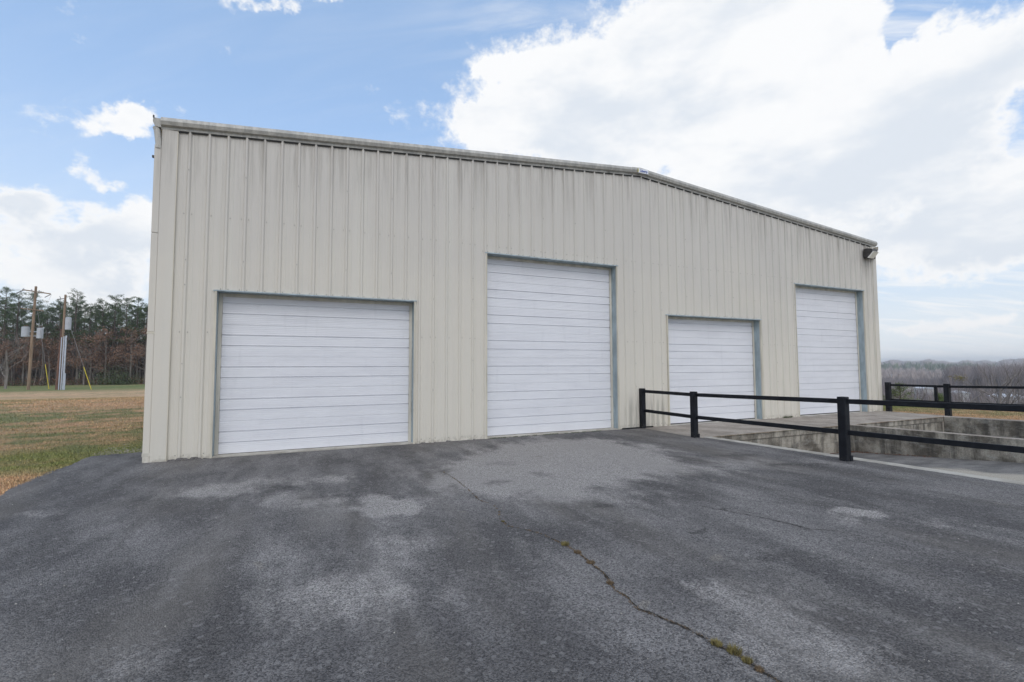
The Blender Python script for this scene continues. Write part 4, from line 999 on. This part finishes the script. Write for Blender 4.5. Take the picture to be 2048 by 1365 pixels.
# mistletoe-like green clump in a small tree
a_ = YAW+math.atan((1913-1024)/F_PX); r = 60; x, y = CAM.x+r*sin(a_), CAM.y+r*cos(a_); z = gz(x, y)
t = thing('bare_tree', 'slender bare tree topped by a single yellow-green clump', 'tree', (x, y, z), 'bare trees below the lawn edge'); hh = 1.65-1.2-z
obj('trunk', MB().tube([(0, 0, 0), (.2, .1, hh*.5), (0, 0, hh)], [.1, .06, .02], 5), t, m='greybark')
V, F_ = leafcloud([(nrng.normal()*.24, nrng.normal()*.24, hh+nrng.normal()*.12) for _ in range(22)], 9, .07, .10, nrng); obj('crown', fastmesh('crown', V, F_, 'moss', 4), t)
# young pines by the far fence
def small_pine(px, r, h_, w_, lb):
    a_ = YAW+math.atan((px-1024)/F_PX); x, y = CAM.x+r*sin(a_), CAM.y+r*cos(a_); z = gz(x, y); t = thing('young_pine', lb, 'tree', (x, y, z), 'young pines just below the lawn edge')
    m = MB(); m.tube([(0, 0, 0), (0, 0, h_)], [.06, .01], 5); tips = []
    q = random.Random(px); zz = .1
    while zz < h_:
        for _ in range(4):
            b = q.random()*6.28; L_ = w_*(1-zz/h_)*.9+.08; e = Vector((cos(b)*L_, sin(b)*L_, zz+L_*.35)); m.tube([(0, 0, zz), e], [.015, .005], 3, cap=False); tips += [e, e*.7+Vector((0, 0, zz*.3)), e*.45+Vector((0, 0, zz*.55))]
        zz += .16
    obj('trunk', m, t, m='bark'); P_ = np.array([tuple(p_) for p_ in tips]); per = 14; C_ = np.repeat(P_, per, 0)+nrng.normal(0, .05, (len(P_)*per, 3)); n = len(C_)
    a2 = nrng.normal(size=(n, 3))+P_.repeat(per, 0)*[.9, .9, 0]+[0, 0, .4]; a2 /= np.linalg.norm(a2, axis=1)[:, None]; b = np.cross(a2, nrng.normal(size=(n, 3))); b /= np.linalg.norm(b, axis=1)[:, None]
    V = np.concatenate([C_-b*.010, C_+b*.010, C_+a2*nrng.uniform(.1, .2, (n, 1))], 1).reshape(-1, 3); obj('crown', fastmesh('crown', V, np.arange(n*3).reshape(n, 3), 'youngneedle'), t)
M['youngneedle'] = plain('young_pine_needles', (.12, .16, .055), .8, .3, 3)
small_pine(1796, 31, 1.35, 1.0, 'young green pine beside the right building corner behind the far fence')
small_pine(1872, 32, 1.0, .5, 'small green pine behind the doubled post of the far fence')
# houses
HS = [(1780, 620, -.4, 16, 'cream house catching light at the left end of the far hillside', 'housewall', 'darkroof'), (1842, 900, 6, 18, 'small white-roofed house high on the hill left of the dark pines', 'housewall', 'houseroof'), (1862, 880, 5, 14, 'white-roofed house next to the one high on the far hill', 'housewall', 'houseroof'),
      (1805, 330, 0, 14, 'white roof low in the valley above the first fence bay', 'housewall', 'houseroof'), (1845, 300, 0, 15, 'pale roof among bare trees left of the clump-topped tree', 'housewall', 'houseroof'), (1915, 260, 0, 11, 'white roof directly below the clump-topped tree', 'housewall', 'houseroof'),
      (1950, 420, 0, 26, 'long pale roof deep in the valley beyond the shorter bare tree', 'housewall', 'houseroof'), (1985, 330, 0, 20, 'white roof behind the trunk of the widest-crowned bare tree', 'housewall', 'houseroof'), (2008, 240, 0, 15, 'large white roof right above the top rail of the far fence', 'housewall', 'houseroof'),
      (2024, 420, 0, 24, 'pale roof farther back at the right', 'housewall', 'houseroof'), (2042, 480, 0, 18, 'brown-roofed house at the right edge', 'housewall', 'darkroof'), (2014, 170, 0, 9, 'nearest white roof just under the top rail of the far fence', 'housewall', 'houseroof')]
for px, r, dz_, wd, lb, wm, rm in HS:
    a_ = YAW+math.atan((px-1024)/F_PX); x, y = CAM.x+r*sin(a_), CAM.y+r*cos(a_); z = gz(x, y)+dz_*.4+(5.0 if r > 200 else 2.0); wd *= .55
    t = thing('house', lb, 'house', (x, y, z), 'houses in the valley', None, rnd.uniform(.6, 1.4)); dd = wd*.6; h_ = wd*.18
    obj('wall', MB().box(-wd/2, wd/2, -dd/2, dd/2, -6, h_), t, m=wm)
    m = MB(); m.prism([(-dd/2-.4, h_), (dd/2+.4, h_), (0, h_+wd*.13)], lambda u, v: (-wd/2-.4, u, v), lambda u, v: (wd/2+.4, u, v)); obj('roof', m, t, m=rm)
    for wx in (-.3, 0, .3): obj('window', MB().box(wd*wx-.6, wd*wx+.6, -dd/2-.06, -dd/2+.02, h_*.3, h_*.8), t, m='tint')
# ================================================================== HAZE
hz = MB().box(-420, 3050, -2550, 2750, -25, 34); me = hz.mesh('haze', 'wire'); me.materials.clear()
hm = bpy.data.materials.new('haze'); hm.use_nodes = True; t = NT(hm.node_tree); t.N.clear(); pv = t.new('ShaderNodeVolumePrincipled'); pv.inputs['Color'].default_value = (.92, .95, 1, 1); pv.inputs['Density'].default_value = .00045
pv.inputs['Anisotropy'].default_value = .2
t.L.new(pv.outputs[0], t.new('ShaderNodeOutputMaterial').inputs['Volume']); me.materials.append(hm); o = obj('haze', me); o['kind'] = 'stuff'
